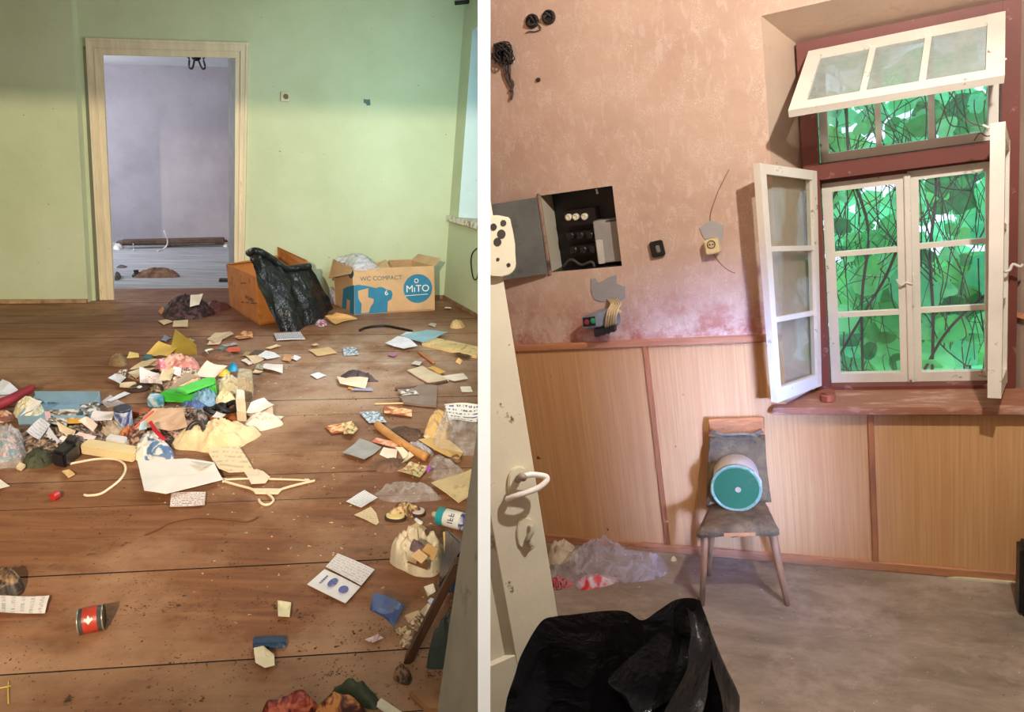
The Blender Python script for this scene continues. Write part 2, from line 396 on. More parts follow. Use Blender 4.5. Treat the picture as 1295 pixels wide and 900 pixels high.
# floor and its boards
bm = NB(); slab(bm, [B0+BU*-3.5+HN*-0.6, B0+BU*4.2+HN*-0.6, B0+BU*4.2+HN*9.5, B0+BU*-3.5+HN*9.5], V3((0,0,-1)), 0.05)
for v in bm.verts: v.co.z -= 0.06
clip(bm)
floor = struct('floor', bm, M_dark); BASE['floor'] = V3((-2.4,4.0,0)); 
floor.data.transform(Matrix.Translation(V3(floor.location)-BASE['floor'])); floor.location = BASE['floor']
FB = -0.5*((F(146,369)-B0).dot(HN)+(F(290,360)-B0).dot(HN)); M_board = floor_boards(); M_gap = mat((14,10,8),0.9,0.1); floor.data.materials[0] = M_gap
dref = (F(0,685)-B0).dot(HN); bwid = 0.2415
i0 = math.ceil((dref+0.60)/bwid)
for i in range(-i0, 6):
    da = dref+i*bwid; db = da+bwid-0.0035
    if db <= -FB+0.01: continue
    if da < -FB: da = -FB
    z = random.uniform(-0.0015,0.001)
    bm = NB()
    ends = (-3.3, 3.9)
    P = [B0+BU*ends[0]+HN*db, B0+BU*ends[1]+HN*db, B0+BU*ends[1]+HN*da, B0+BU*ends[0]+HN*da]
    hexa(bm, [p+V3((0,0,-0.03)) for p in P]+[p+V3((0,0,z)) for p in P])
    if da > -0.1: bmesh.ops.bisect_plane(bm, geom=bm.verts[:]+bm.edges[:]+bm.faces[:], plane_co=B1-SN*0.02, plane_no=-SN, clear_outer=True)
    clip(bm)
    bm.normal_update()
    for f_ in bm.faces: f_.material_index = 1 if f_.normal.z < 0.5 else 0
    if len(bm.faces): put('floor_board', bm, [M_board, M_gap], floor)
    else: bm.free()
# back wall with the doorway
TH = 0.14
uL, _ = uw(WL(121,378)); uR, _ = uw(WL(303,380)); _, wT = uw(WL(215,62))
uC = (B1-B0).dot(BU)
def back_wall_pt(off): return lambda u, v_: WLk(u, v_, off)
bm = NB(); wt = CEIL/WU.z
us = [-3.4, uL, uR, uC]; vs = [-0.03, wT, wt]
wallgrid(bm, back_wall_pt(0), us, vs, {(1,0)})
bm2 = [(uL,-0.03),(uL,wT),(uR,wT),(uR,-0.03)]
for p, q in zip(bm2, bm2[1:]):
    bm.faces.new([bm.verts.new(WLk(*p,0)), bm.verts.new(WLk(*q,0)), bm.verts.new(WLk(*q,-TH)), bm.verts.new(WLk(*p,-TH))])
wallgrid(bm, back_wall_pt(-TH), us, vs, {(1,0)})
struct('wall_back', bm, M_green, weld=True)
# chimney breast projecting at the far left
uE, _ = uw(WL(112,379,0.055)); uE2, _ = uw(WL(117,379))
bm = NB(); hexa(bm, [WLk(-3.4,-0.02,0.07),WLk(uE,-0.02,0.07),WLk(uE+0.01,-0.02,-0.01),WLk(-3.4,-0.02,-0.01),WLk(-3.4,wt,0.07),WLk(uE,wt,0.07),WLk(uE+0.01,wt,-0.01),WLk(-3.4,wt,-0.01)])
struct('wall_chimney_breast', bm, M_green)
# door casing: two uprights and a head, each a moulded board
cas = empty('trim_1', WLk(uL,0,0), None, None, kind='structure')
def casing(name, a0, a1, b0, b1, ins):       # corner pixels outer/inner at both ends
    bm = NB()
    for (t0,t1,off) in ((0,0.16,0.034),(0.16,0.5,0.026),(0.5,0.58,0.032),(0.58,1.0,0.018)):
        o0, o1 = WL(*a0), WL(*a1); i0_, i1_ = WL(*b0), WL(*b1)
        q = [o0*(1-t0)+i0_*t0, o1*(1-t0)+i1_*t0, o1*(1-t1)+i1_*t1, o0*(1-t1)+i0_*t1]
        hexa(bm, [p-BN*0.004 for p in q]+[p+BN*off for p in q])
    return put(name, bm, M_casing, cas)
casing('casing_board', (110,48.5), (128.3,378.5), (130.5,69.8), (145,378.5), 1)
casing('casing_board', (315,54.5), (309,381), (298.5,73.5), (296.6,381), 1)
casing('casing_board', (110,48.5), (315,54.5), (130.5,69.8), (298.5,73.5), 1)
# grey door leaf standing open into the far room, seen nearly edge-on
bm = NB(); uI, _ = uw(WL(297.0,300)); e0 = WLk(uI,0,-TH); e1 = F(289.7,360.3); tl = (e1-e0)
P = [e0, e0+BU*0.04, e1+BU*0.04, e1]; hexa(bm, P+[p+WU*wT for p in P]); struct('door_2', bm, mat((136,134,130),0.6,0.1))
# side wall with the window recess
def SK(v_, w_, off=0.0): return B1 + SU*v_ + WU*w_ + SN*off
def svw(P):
    q = P-B1; m = SU.dot(WU); x = q.dot(SU); y = q.dot(WU); d = 1-m*m
    return (x-m*y)/d, (y-m*x)/d
vJ, _ = svw(SR(588,165)); _, wS = svw(SR(585,276))
bm = NB(); wallgrid(bm, lambda a_, b_: SK(a_, b_), [0, vJ, 1.5], [-0.03, wS, 2.30, wt], {(1,1)})
clip(bm); struct('wall_right', bm, M_green)
M_day = wall_paint('daylight_blue_reveal', (206,222,226), (214,230,234), (222,236,240), 0.1)  # blue of the window daylight is mixed into this reveal colour
bm = NB(); slab(bm, [SK(vJ,wS), SK(vJ-0.02,wS,-0.4), SK(vJ-0.02,2.3,-0.4), SK(vJ,2.3)], V3((0,1,0)), 0.03); clip(bm); struct('trim_2', bm, M_day)
vs0, _ = svw(SR(571,272)); bm = NB(); hexa(bm, [SK(vs0,wS-0.045,0.05),SK(1.4,wS-0.045,0.05),SK(1.4,wS-0.045,-0.35),SK(vs0,wS-0.045,-0.35),SK(vs0,wS,0.05),SK(1.4,wS,0.05),SK(1.4,wS,-0.35),SK(vs0,wS,-0.35)])
clip(bm); struct('trim_3', bm, chipped((226,218,200),(150,118,86),0.5,0.6,14,name='worn_sill'))
bm = NB(); slab(bm, [SK(0,-0.03,-0.01),SK(0,wt,-0.01),SK(0,wt,-0.03),SK(0,-0.03,-0.03)], SU, 0.01); bm.free()
# skirting strips
bm = NB(); ua, _ = uw(WL(312,379)); hexa(bm, [WLk(ua,0,0.018),WLk(uC,0,0.018),WLk(uC,0,0),WLk(ua,0,0),WLk(ua,0.03,0.014),WLk(uC,0.03,0.014),WLk(uC,0.03,0),WLk(ua,0.03,0)]); struct('baseboard_back', bm, mat((124,92,64),0.8,0.2,12,0.3))
bm = NB(); hexa(bm, [SK(0,0,0.018),SK(1.2,0,0.018),SK(1.2,0,0),SK(0,0,0),SK(0,0.03,0.014),SK(1.2,0.03,0.014),SK(1.2,0.03,0),SK(0,0.03,0)]); clip(bm); struct('baseboard_right', bm, mat((124,92,64),0.8,0.2,12,0.3))
bm = NB(); hexa(bm, [WLk(-3.4,0,0.115),WLk(uE,0,0.105),WLk(uE,0,0.07),WLk(-3.4,0,0.07),WLk(-3.4,0.035,0.085),WLk(uE,0.03,0.085),WLk(uE,0.03,0.07),WLk(-3.4,0.035,0.07)]); struct('baseboard_left', bm, mat((150,116,84),0.8,0.25,12,0.4))
# ceiling, far-left wall and the hall behind the camera
bm = NB(); slab(bm, [V3((-7.5,-3,CEIL)),V3((0.6,-3,CEIL)),V3((0.2,6.95,CEIL)),V3((-7.5,6.2,CEIL))], V3((0,0,1)), 0.05); clip(bm); struct('ceiling', bm, M_ceil)
bm = NB(); box(bm, (-5.6,-3,-0.05), (-5.5,6.3,2.6)); struct('wall_left', bm, M_green)
bm = NB(); box(bm, (-5.6,-3.1,-1.6), (5,-3.0,5.2)); struct('wall_near', bm, M_plain)
bm = NB(); box(bm, (-5.6,0.10,2.085), (0.8,0.22,4.6)); struct('wall_lintel', bm, M_plain)
bm = NB(); box(bm, (0.02,-3.0,-1.6), (0.10,-0.20,3.6)); struct('wall_light_divider', bm, M_plain)  # added unseen divider, keeps each room's lamps out of the other
bm = NB(); box(bm, (-0.300,-0.16,-0.1), (0.10,-0.10,3.2)); struct('trim_light_block', bm, M_plain)  # added unseen post, blocks the hall lamp from grey door and right room
# far room
pf = F(215,306); DF = (pf-B0).dot(HN)*-1
M_ffloor = mat((176,176,182), 0.6, 0.16, 3, 0.15, stretch=(0.5,7,1), dirt=(120,112,112))
bm = NB(); slab(bm, [B0+BU*-6.0-HN*FB, B0+BU*3.6-HN*FB, B0+BU*3.6-HN*DF, B0+BU*-6.0-HN*DF], V3((0,0,-1)), 0.04)
for v in bm.verts: v.co.z -= 0.02
ff = struct('floor_far_room', bm, M_dark)
n_b = int((DF-FB)/0.2)
for i in range(n_b+1):
    bm = NB(); a_ = FB+i*0.2; b_ = min(a_+0.195, DF)
    P = [B0+BU*-6.0-HN*a_, B0+BU*3.6-HN*a_, B0+BU*3.6-HN*b_, B0+BU*-6.0-HN*b_]
    hexa(bm, [p+V3((0,0,-0.02)) for p in P]+[p+V3((0,0,random.uniform(-0.002,0.001))) for p in P]); put('floor_board', bm, M_ffloor, ff)
def FW(u, w_, off=0.0): return B0 + BU*u + WU*w_ - HN*(DF-off)
bm = NB(); slab(bm, [FW(-6,-0.05),FW(4,-0.05),FW(4,3.3),FW(-6,3.3)], -HN, 0.1); struct('wall_far_room', bm, M_lav)
pc = hitplane(210, 82.5, B0-HN*DF, HN)
bm = NB(); slab(bm, [B0+BU*-6-HN*TH+V3((0,0,pc.z)), B0+BU*4-HN*TH+V3((0,0,pc.z)), B0+BU*4-HN*(DF+0.1)+V3((0,0,pc.z)), B0+BU*-6-HN*(DF+0.1)+V3((0,0,pc.z))], V3((0,0,1)), 0.05); struct('ceiling_far_room', bm, M_ceil)
bm = NB(); q = [B0+BU*-5.9-HN*TH, B0+BU*-5.9-HN*DF]; slab(bm, [q[0],q[1],q[1]+V3((0,0,3)),q[0]+V3((0,0,3))], BU, -0.1); struct('wall_far_room_left', bm, M_lav)
bm = NB(); q = [B0+BU*2.6-HN*TH, B0+BU*2.6-HN*DF]; slab(bm, [q[0],q[1],q[1]+V3((0,0,3)),q[0]+V3((0,0,3))], BU, 0.1); clip(bm); struct('wall_far_room_right', bm, M_lav)

# ================================================================== RIGHT ROOM
WD = 0.17                                   # depth of the window recess
YF = DW+WD
WX0, WX1, WZ0, WZ1 = -0.348, 0.63, 0.765, 2.405
fx0, fx1, fz0, fz1 = -0.238, 0.525, 0.80, 2.292
MX0, MX1, MZ0, MZ1 = -1.383, -1.027, 1.474, 1.840
bm = NB()
wallgrid(bm, lambda a_, b_: V3((a_, DW, b_)), [-2.6,MX0,MX1,WX0,WX1,1.9], [-0.02,WZ0,MZ0,MZ1,WZ1,3.75], {(1,2),(3,1),(3,2),(3,3)})
clip(bm,1); struct('wall_window', bm, M_paper, R=1, weld=True)
bm = NB()
A = [V3((WX0,DW,WZ0)),V3((WX1,DW,WZ0)),V3((WX1,DW,WZ1)),V3((WX0,DW,WZ1))]; Bq = [V3((fx0,YF+0.03,WZ0)),V3((fx1,YF+0.03,WZ0)),V3((fx1,YF+0.03,fz1)),V3((fx0,YF+0.03,fz1))]
for i in (1,2,3):
    j = (i+1) % 4
    bm.faces.new([bm.verts.new(p) for p in (A[i],A[j],Bq[j],Bq[i])])
struct('wall_window_recess', bm, M_reveal, R=1, weld=True)
bm = NB(); slab(bm, [V3((-2.9,-1.5,0)),V3((1.9,-1.5,0)),V3((1.9,DW+0.02,0)),V3((-2.9,DW+0.02,0))], V3((0,0,-1)), 0.06); clip(bm,1); struct('floor_right', bm, dusty_floor(), R=1)
bm = NB(); slab(bm, [V3((-3.2,-3,3.7)),V3((1.9,-3,3.7)),V3((1.9,DW+0.1,3.7)),V3((-3.2,DW+0.1,3.7))], V3((0,0,1)), 0.06); clip(bm,1); struct('ceiling_right', bm, mat((112,104,98),0.9,0.1,2), R=1)
bm = NB(); slab(bm, [V3((1.85,-3,-0.05)),V3((1.85,DW+0.05,-0.05)),V3((1.85,DW+0.05,3.75)),V3((1.85,-3,3.75))], V3((1,0,0)), 0.06); struct('wall_right_side', bm, mat((104,86,76),0.9,0.1,2), R=1)
# wainscot: printed fibreboard panels, battens, rail and skirting
M_fib = fibreboard()
ws = empty('trim_4', V3((-0.9,DW,0)), None, None, R=1, kind='structure')
def rb(name, a_, b_, m, parent=None, bev=0.0, R=1, clp=False):
    bm = NB(); box(bm, a_, b_)
    if bev: bevel(bm, bev, 1)
    if clp: clip(bm, R)
    return put(name, bm, m, parent, R)
for xa, xb, zt in ((-2.6,-0.960,1.10),(-0.952,-0.349,1.10),(-0.3485,-0.016,0.775),(-0.014,0.62,0.775),(0.622,1.84,1.10)):
    rb('panel', (xa,DW-0.008,0.02), (xb,DW+0.001,zt), M_fib, ws, clp=(xa<-2))
bm = NB()
hexa(bm, [V3((-0.970,DW-0.022,0.045)),V3((-0.946,DW-0.022,0.045)),V3((-0.946,DW-0.007,0.045)),V3((-0.970,DW-0.007,0.045)),V3((-0.970,DW-0.022,1.09)),V3((-0.944,DW-0.022,1.09)),V3((-0.944,DW-0.007,1.09)),V3((-0.970,DW-0.007,1.09))])
put('batten', bevel(bm,0.003,1), M_batten, ws, 1)
rb('batten', (-0.028,DW-0.020,0.045), (-0.003,DW-0.007,0.77), M_batten, ws, 0.003)
rb('dado_rail', (-2.6,DW-0.026,1.088), (WX0-0.002,DW+0.0,1.120), M_rail, ws, 0.003, clp=True)
rb('dado_rail', (WX1,DW-0.026,1.088), (1.84,DW+0.0,1.120), M_rail, ws, 0.003)
bm = NB(); tube(bm, [V3((fx1+0.004,YF+0.02,1.10)),V3((WX1+0.0,DW-0.005,1.10))], 0.016, 4); put('dado_rail', bm, M_rail, ws, 1)
struct('baseboard_window', (lambda b_: (box(b_, (-2.6,DW-0.020,0.0), (1.84,DW-0.004,0.045)), bevel(b_,0.004,1), clip(b_,1), b_)[-1])(NB()), mat((176,122,84),0.65,0.14,4,0.1,stretch=(0.6,6,6),dirt=(120,78,54)), R=1)

# ---- window
win = empty('window_1', V3((0.14,YF,WZ0)), None, None, R=1, kind='structure')
bm = NB()
for a_, b_ in (((fx0,YF-0.015,WZ0),(-0.176,YF+0.10,fz1)), ((0.468,YF-0.015,WZ0),(fx1,YF+0.10,fz1)), ((-0.176,YF-0.012,2.245),(0.468,YF+0.10,fz1)), ((-0.176,YF-0.012,WZ0),(0.468,YF+0.10,0.815)), ((-0.176,YF-0.018,1.737),(0.468,YF+0.10,1.800))):
    box(bm, a_, b_)
box(bm, (-0.176,YF+0.05,1.690), (0.468,YF+0.11,1.739))
put('frame', bm, M_brownp, win, 1)
sill_bm = NB(); hexa(sill_bm, [V3((-0.405,DW-0.062,0.762)),V3((0.80,DW-0.058,0.762)),V3((0.80,YF,0.764)),V3((-0.39,YF,0.764)),V3((-0.405,DW-0.062,0.795)),V3((0.80,DW-0.058,0.795)),V3((0.80,YF,0.800)),V3((-0.39,YF,0.800))])
bevel(sill_bm, 0.005, 2)
put('sill', sill_bm, M_sill, win, 1)
def sash(name, q, th, st, rl, cols, rows, m, gm, parent, R=1, mid=0.022, glass_at=0.5, label=None):
    # q: bottom-left, bottom-right, top-right, top-left; st, rl: stile and rail widths in metres
    n = (q[1]-q[0]).cross(q[3]-q[0]).normalized()
    Wd = (q[1]-q[0]).length; Hd = (q[3]-q[0]).length
    rb_, rt_ = rl if isinstance(rl, tuple) else (rl, rl)
    bm = NB()
    def bar(a0, a1, b0, b1, t=1.0):
        P = [bil(q,a0,b0),bil(q,a1,b0),bil(q,a1,b1),bil(q,a0,b1)]
        hexa(bm, [p-n*th*0.5*t for p in P]+[p+n*th*0.5*t for p in P])
    s = st/Wd; r0 = rb_/Hd; r1 = 1-rt_/Hd; mh = mid/2
    bar(0, s, 0, 1); bar(1-s, 1, 0, 1); bar(s, 1-s, 0, r0, 0.96); bar(s, 1-s, r1, 1, 0.96)
    for i in range(1, cols): c_ = s+(1-2*s)*i/cols; bar(c_-mh/Wd, c_+mh/Wd, r0, r1, 0.7)
    for j in range(1, rows):
        c_ = r0+(r1-r0)*j/rows
        for i in range(cols):
            a0 = s+(1-2*s)*i/cols+(mh/Wd if i else 0); a1 = s+(1-2*s)*(i+1)/cols-(mh/Wd if i < cols-1 else 0)
            bar(a0, a1, c_-mh/Hd, c_+mh/Hd, 0.65)
    o = put(name, bm, m, parent, R)
    for i in range(cols):
        for j in range(rows):
            a0 = s+(1-2*s)*i/cols; a1 = s+(1-2*s)*(i+1)/cols; b0 = r0+(r1-r0)*j/rows; b1 = r0+(r1-r0)*(j+1)/rows
            bm = NB(); P = [bil(q,a0,b0),bil(q,a1,b0),bil(q,a1,b1),bil(q,a0,b1)]; slab(bm, [p-n*0.0015 for p in P], n, 0.003)
            put('pane', bm, gm, o, R)
    return o
ys = YF+0.065
def rect(x0, x1, z0, z1, y): return [V3((x0,y,z0)),V3((x1,y,z0)),V3((x1,y,z1)),V3((x0,y,z1))]
s1 = sash('sash', rect(-0.172,0.150,0.812,1.715,ys), 0.035, 0.040, (0.045,0.038), 1, 3, M_sashw, M_glass, win)
s2 = sash('sash', rect(0.152,0.466,0.812,1.722,ys), 0.035, 0.040, (0.045,0.038), 1, 3, M_sashw, M_glass, win)
bm = NB(); box(bm, (0.138,ys-0.032,0.815), (0.163,ys-0.015,1.715)); put('cover_strip', bevel(bm,0.003,1), M_sashw, win, 1)
s3 = sash('fixed_transom', rect(-0.172,0.466,1.802,2.243,ys), 0.035, 0.034, (0.035,0.034), 3, 1, M_sashw, glass('hazy_pane',0.22,(190,205,190)), win)
yb = DW-0.21
hq = [V3((-0.252,yb,2.021)), V3((0.424,yb,2.018)), V3((0.474,YF-0.02,2.243)), V3((-0.192,YF-0.02,2.240))]
hop = sash('hopper_casement', hq, 0.030, 0.055, (0.052,0.055), 3, 1, M_sashw, M_glassd, win)
lq = [V3((-0.380,3.10,0.862)), V3((-0.222,YF-0.005,0.822)), V3((-0.196,YF-0.005,1.775)), V3((-0.384,3.10,1.857))]
cl = sash('left_casement', lq, 0.030, 0.036, (0.060,0.040), 1, 3, M_sashw, glass('dull_pane',0.12,(170,150,120)), win)
rq = [V3((0.475,YF-0.005,0.83)), V3((0.408,3.10,0.875)), V3((0.412,3.10,1.880)), V3((0.475,YF-0.005,1.79))]
cr = sash('right_casement', rq, 0.044, 0.038, (0.060,0.040), 1, 3, M_sashw, glass('dull_pane_2',0.12,(170,150,120)), win)
# fittings: hooks, latches, hinge pins
def px_tube(name, pts, y, r, m, parent, n=6):
    bm = NB(); tube(bm, smooth_path([WR(px,py,y) for px,py in pts],4), r, n); return put(name, bm, m, parent, 1, smooth=True)
px_tube('hook', [(1134,353),(1139,361),(1146,357),(1153,359),(1156,352)], ys-0.035, 0.004, M_sashw, s1)
px_tube('latch_rod', [(1155,345),(1155,372),(1155,388)], ys-0.036, 0.004, M_sashw, s2)
px_tube('latch_rod', [(1152,480),(1152,492)], ys-0.036, 0.005, M_metal, s2)
px_tube('hook', [(1250,62),(1259,70),(1264,78),(1273,74)], yb+0.12, 0.004, M_sashw, hop)
px_tube('hook', [(1266,336),(1271,343),(1277,341),(1281,334),(1290,337),(1294,334)], YF-0.09, 0.006, M_sashw, cr)
px_tube('stay_wire', [(1243,158),(1254,162),(1265,157),(1272,158)], 3.12, 0.004, M_sashw, cr)
px_tube('stay_wire', [(1232,178),(1239,168),(1247,172),(1255,171)], 3.25, 0.002, M_dark, cr)
# ================================================================== RIGHT ROOM: THINGS
Z0 = V3((0,0,1))
# ---- meter cabinet in the wall
mc = empty('meter_cabinet', V3(((MX0+MX1)/2,DW,MZ0)), 'open electric meter cabinet set into the pink wall with black fuses inside', 'cabinet', R=1)
yk = DW+0.15
M_cream = chipped((206,196,172),(150,136,116),0.60,0.70,8,name='cream_lining')
bm = NB()
def quad(bm, P, mi=0): f = bm.faces.new([bm.verts.new(V3(p)) for p in P]); f.material_index = mi
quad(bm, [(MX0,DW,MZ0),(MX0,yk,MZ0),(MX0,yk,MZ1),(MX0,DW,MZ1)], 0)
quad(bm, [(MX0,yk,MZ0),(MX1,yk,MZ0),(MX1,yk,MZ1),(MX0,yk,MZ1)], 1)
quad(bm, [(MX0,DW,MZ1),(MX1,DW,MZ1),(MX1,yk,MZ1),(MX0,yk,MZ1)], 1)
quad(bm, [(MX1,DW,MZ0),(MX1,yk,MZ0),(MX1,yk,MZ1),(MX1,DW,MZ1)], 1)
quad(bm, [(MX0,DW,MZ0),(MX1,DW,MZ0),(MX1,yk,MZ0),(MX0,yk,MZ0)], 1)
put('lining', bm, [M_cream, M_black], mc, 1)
bm = NB()
for (a_, b_) in (((MX0-0.012,DW-0.012,MZ0-0.012),(MX0+0.004,DW+0.004,MZ1+0.012)),): box(bm, a_, b_)
put('hinge_strip', bevel(bm,0.003,1), chipped((170,140,120),(90,70,58),0.5,0.6,16,name='hinge_strip_paint'), mc, 1)
an = math.radians(17); dv = V3((-math.cos(an),-math.sin(an),0)); dn = V3((math.sin(an),-math.cos(an),0))
hb = V3((MX0-0.010,DW-0.014,MZ0-0.004)); bm = NB()
hexa(bm, [hb, hb+dv*0.27, hb+dv*0.27+dn*0.012, hb+dn*0.012]+[p+V3((0,0,MZ1-MZ0)) for p in (hb, hb+dv*0.27, hb+dv*0.27+dn*0.012, hb+dn*0.012)])
put('door', bevel(bm,0.002,1), mat((104,106,100),0.6,0.14,6,0.05,dirt=(84,84,78)), mc, 1)
def wp(px, py, y=None): return WR(px,py,y)
def pxbox(bm, x0, y0, x1, y1, yf, yb_, mi=0):   # an upright block whose front face spans two picture corners
    a_ = WR(x0,y1,yf); b_ = WR(x1,y0,yf); box(bm, (a_.x,yf,a_.z), (b_.x,yb_,b_.z), mi)
for (x0,y0,x1,y1) in ((713,262,752,287),(714,290,755,306),(718,308,755,324)):
    bm = NB(); pxbox(bm, x0,y0,x1,y1, DW+0.085, yk-0.001); o = put('fuse_block', bevel(bm,0.004,2), mat((20,19,20),0.3,0.2), mc, 1)
    yy = y0+ (12 if y0 < 280 else 8)
    for i in range(3):
        cx_ = (720.5,729.5,740.5)[i] if y0 < 280 else x0+9+i*12
        c_ = WR(cx_, yy-i*0.4, DW+0.085); bm = NB()
        if y0 < 280: lathe(bm, [(0.014,0),(0.016,0.006),(0.016,0.022),(0.010,0.026),(0.009,0.020)], c_, (0,-1,0), 16); put('fuse_cap', bm, mat((232,226,204),0.35,0.05), o, 1, smooth=False)
        else: lathe(bm, [(0.019,0),(0.019,0.018),(0.014,0.022)], c_, (0,-1,0), 14); put('fuse_cap', bm, mat((30,29,30),0.25,0.2), o, 1)
bm = NB(); pxbox(bm, 756,276,783,333, DW+0.05, yk-0.001); rl_ = put('relay_box', bevel(bm,0.004,2), mat((158,156,148),0.5,0.06), mc, 1)
bm = NB(); pxbox(bm, 766,277,780,281, DW+0.0495, DW+0.052); put('label_plate', bm, mat((58,62,58),0.5,0.1), rl_, 1)
bm = NB(); pxbox(bm, 757,303,761,334, DW+0.040, DW+0.06); put('side_clip', bevel(bm,0.002,1), mat((205,202,190),0.5,0.08), rl_, 1)
bm = NB(); tube(bm, smooth_path([WR(p,q,DW+0.06) for p,q in ((712,338),(722,328),(735,335),(748,331),(752,338))],4), 0.008, 6); put('cable', bm, mat((60,52,48),0.6,0.3), mc, 1, smooth=True)
bm = NB(); tube(bm, smooth_path([WR(p,q,DW+0.05) for p,q in ((754,239),(755,242),(755.5,245))],3), 0.005, 6); put('wire_end', bm, mat((230,225,215),0.5), mc, 1)
# ---- round wall boxes, wire bundle, switch, socket, junction box
for i, (px, py, rr, lab) in enumerate(((673.5,27,0.030,'round black wall box with cut wires, the left one of the pair'), (694.5,22,0.030,'round black wall box with cracked cover, the right one of the pair'))):
    c_ = WR(px,py); e_ = empty('wall_box', c_, lab, 'junction box', R=1)
    bm = NB(); lathe(bm, [(rr,0.002),(rr*1.02,-0.001),(rr,-0.012),(rr*0.8,-0.014),(rr*0.72,-0.004)], c_, (0,1,0), 20); put('rim', bm, mat((38,33,30),0.55,0.3,30,0.4), e_, 1)
    for j in range(4):
        a_ = random.uniform(0,6.3); bm = NB(); p0 = c_+V3((math.cos(a_)*rr*0.5,-0.006,math.sin(a_)*rr*0.5)); p1 = c_+V3((math.cos(a_+2)*rr*0.6,-0.028,math.sin(a_+2)*rr*0.6)); p2 = c_+V3((math.cos(a_+3)*rr*0.7,-0.012,math.sin(a_+3)*rr*0.7))
        tube(bm, smooth_path([p0,p1,p2],4), 0.0035, 5); put('wire', bm, mat((52,46,42),0.6,0.2), e_, 1, smooth=True)
bm = NB(); tube(bm, smooth_path([WR(p,q,DW-0.008) for p,q in ((681,31),(684,37),(676,40),(669,40),(665,42))],4), 0.003, 5); tag(put('loose_wire', bm, mat((84,72,64),0.6), None, 1, smooth=True), 'short brown loose wire hanging under the two round wall boxes', 'wire')
wb = empty('wire_bundle', WR(640,72), 'tangled black burnt wires sprouting from the pink wall at upper left', 'wires', R=1)
c_ = WR(640,69)
M_wire = mat((46,41,38),0.6,0.3)
for j in range(26):
    pts = []; a_ = random.uniform(0,6.3)
    for s_ in range(5):
        a_ += random.uniform(0.6,1.7); rr = random.uniform(0.012,0.056); pts.append(c_+V3((math.cos(a_)*rr,-0.006-random.random()*0.05,math.sin(a_)*rr)))
    bm = NB(); tube(bm, smooth_path(pts,4), 0.0032, 5); put('wire', bm, M_wire, wb, 1, smooth=True)
for j, pts in enumerate((((640,82),(641,96),(646,108),(648,118),(646,126)),((644,82),(645,98),(649,106),(645,116)),((637,80),(639,95),(643,104),(646,110)))):
    bm = NB(); tube(bm, smooth_path([WR(p,q,DW-0.015) for p,q in pts],5), [0.006]*99, 6); put('hanging_wire', bm, mat((78,64,56),0.6,0.3), wb, 1, smooth=True)
bm = NB(); lathe(bm, [(0.026,0.001),(0.022,-0.012),(0.010,-0.018)], c_, (0,1,0), 14); put('collar', bm, M_black, wb, 1)
bm = NB(); lathe(bm, [(0.010,0.001),(0.009,-0.010),(0.004,-0.012)], WR(681,101), (0,1,0), 9); tag(put('wall_plug', bm, mat((60,40,34),0.7), None, 1), 'small dark hole plug in the wallpaper right of the wire bundle', 'plug')
e_ = empty('light_switch', WR(832,314), 'square black wall switch between the cabinet and the socket', 'switch', R=1)
ax, az = V3((math.cos(-0.12),0,math.sin(-0.12)*-1)), V3((-math.sin(0.12),0,math.cos(0.12)))
def tilted(bm, c_, hx, hz, y0, y1): hexa(bm, [V3((0,y,0))+V3((c_.x,0,c_.z))+ax*sx*hx+az*sz*hz for sz in (-1,1) for (sx,y) in ((-1,y0),(1,y0),(1,y1),(-1,y1))])
bm = NB(); tilted(bm, WR(832,314), 0.030,0.036, DW-0.022, DW); put('plate', bevel(bm,0.005,2), mat((28,26,25),0.4,0.15), e_, 1)
bm = NB(); tilted(bm, WR(832.5,314.5,DW-0.02), 0.009,0.017, DW-0.030, DW-0.02); put('rocker', bevel(bm,0.003,2), mat((120,112,106),0.4,0.1), e_, 1)
e_ = empty('wall_socket', WR(900,312), 'cream square wall socket under a grey plaster patch', 'socket', R=1)
bm = NB(); tilted(bm, WR(900,312,DW-0.045), 0.030,0.032, DW-0.048, DW); put('housing', bevel(bm,0.005,2), mat((216,196,148),0.4,0.05), e_, 1)
cs = WR(899.5,309,DW-0.048); bm = NB(); lathe(bm, [(0.018,0.0),(0.018,-0.003),(0.015,-0.003),(0.014,0.004),(0.0005,0.004)], cs, (0,1,0), 18, capb=False); rc = put('recess', bm, mat((70,58,40),0.5), e_, 1)
for dx in (-0.006,0.006):
    bm = NB(); lathe(bm, [(0.003,-0.001),(0.003,0.003)], cs+V3((dx,-0.0015,0.0)), (0,1,0), 8); put('pin_hole', bm, M_black, rc, 1)
M_grey = wall_paint('grey_plaster', (140,138,136), (156,154,152), (170,168,166), 0.5)
wallw = bpy.data.objects['wall_window']
def patch(pts, th=0.006):
    bm = NB(); slab(bm, [WR(p,q) + V3((0,0.001,0)) for p,q in pts], V3((0,-1,0)), th); return put('plaster_patch', bm, M_grey, wallw, 1)
patch([(885,288),(893,282),(899,279),(908,281),(915,285),(914,296),(913,306),(909,315),(905,318),(903,300),(892,302),(888,296)])
patch([(748,352),(753,351),(757,357),(762,355),(770,350),(780,347),(780,358),(791,363),(791,377),(784,381),(770,380),(760,381),(752,378),(748,368)])
for pts in (((898,279),(899,268),(904,253),(909,240),(922,214)),((903,322),(913,335),(924,343),(930,345))):
    bm = NB(); tube(bm, smooth_path([WR(p,q,DW-0.002) for p,q in pts],4), 0.0018, 5); tag(put('thin_wire', bm, mat((150,112,84),0.6), None, 1, smooth=True), 'thin wire running up from the cream socket' if pts[0][1] < 300 else 'thin wire running down right of the cream socket', 'wire')
jb = empty('junction_box', WR(757,400), 'dangling grey junction box with red and green terminals below the cabinet', 'junction box', R=1)
yj = DW-0.10
def pj(px,py,y): return WR(px,py,y)
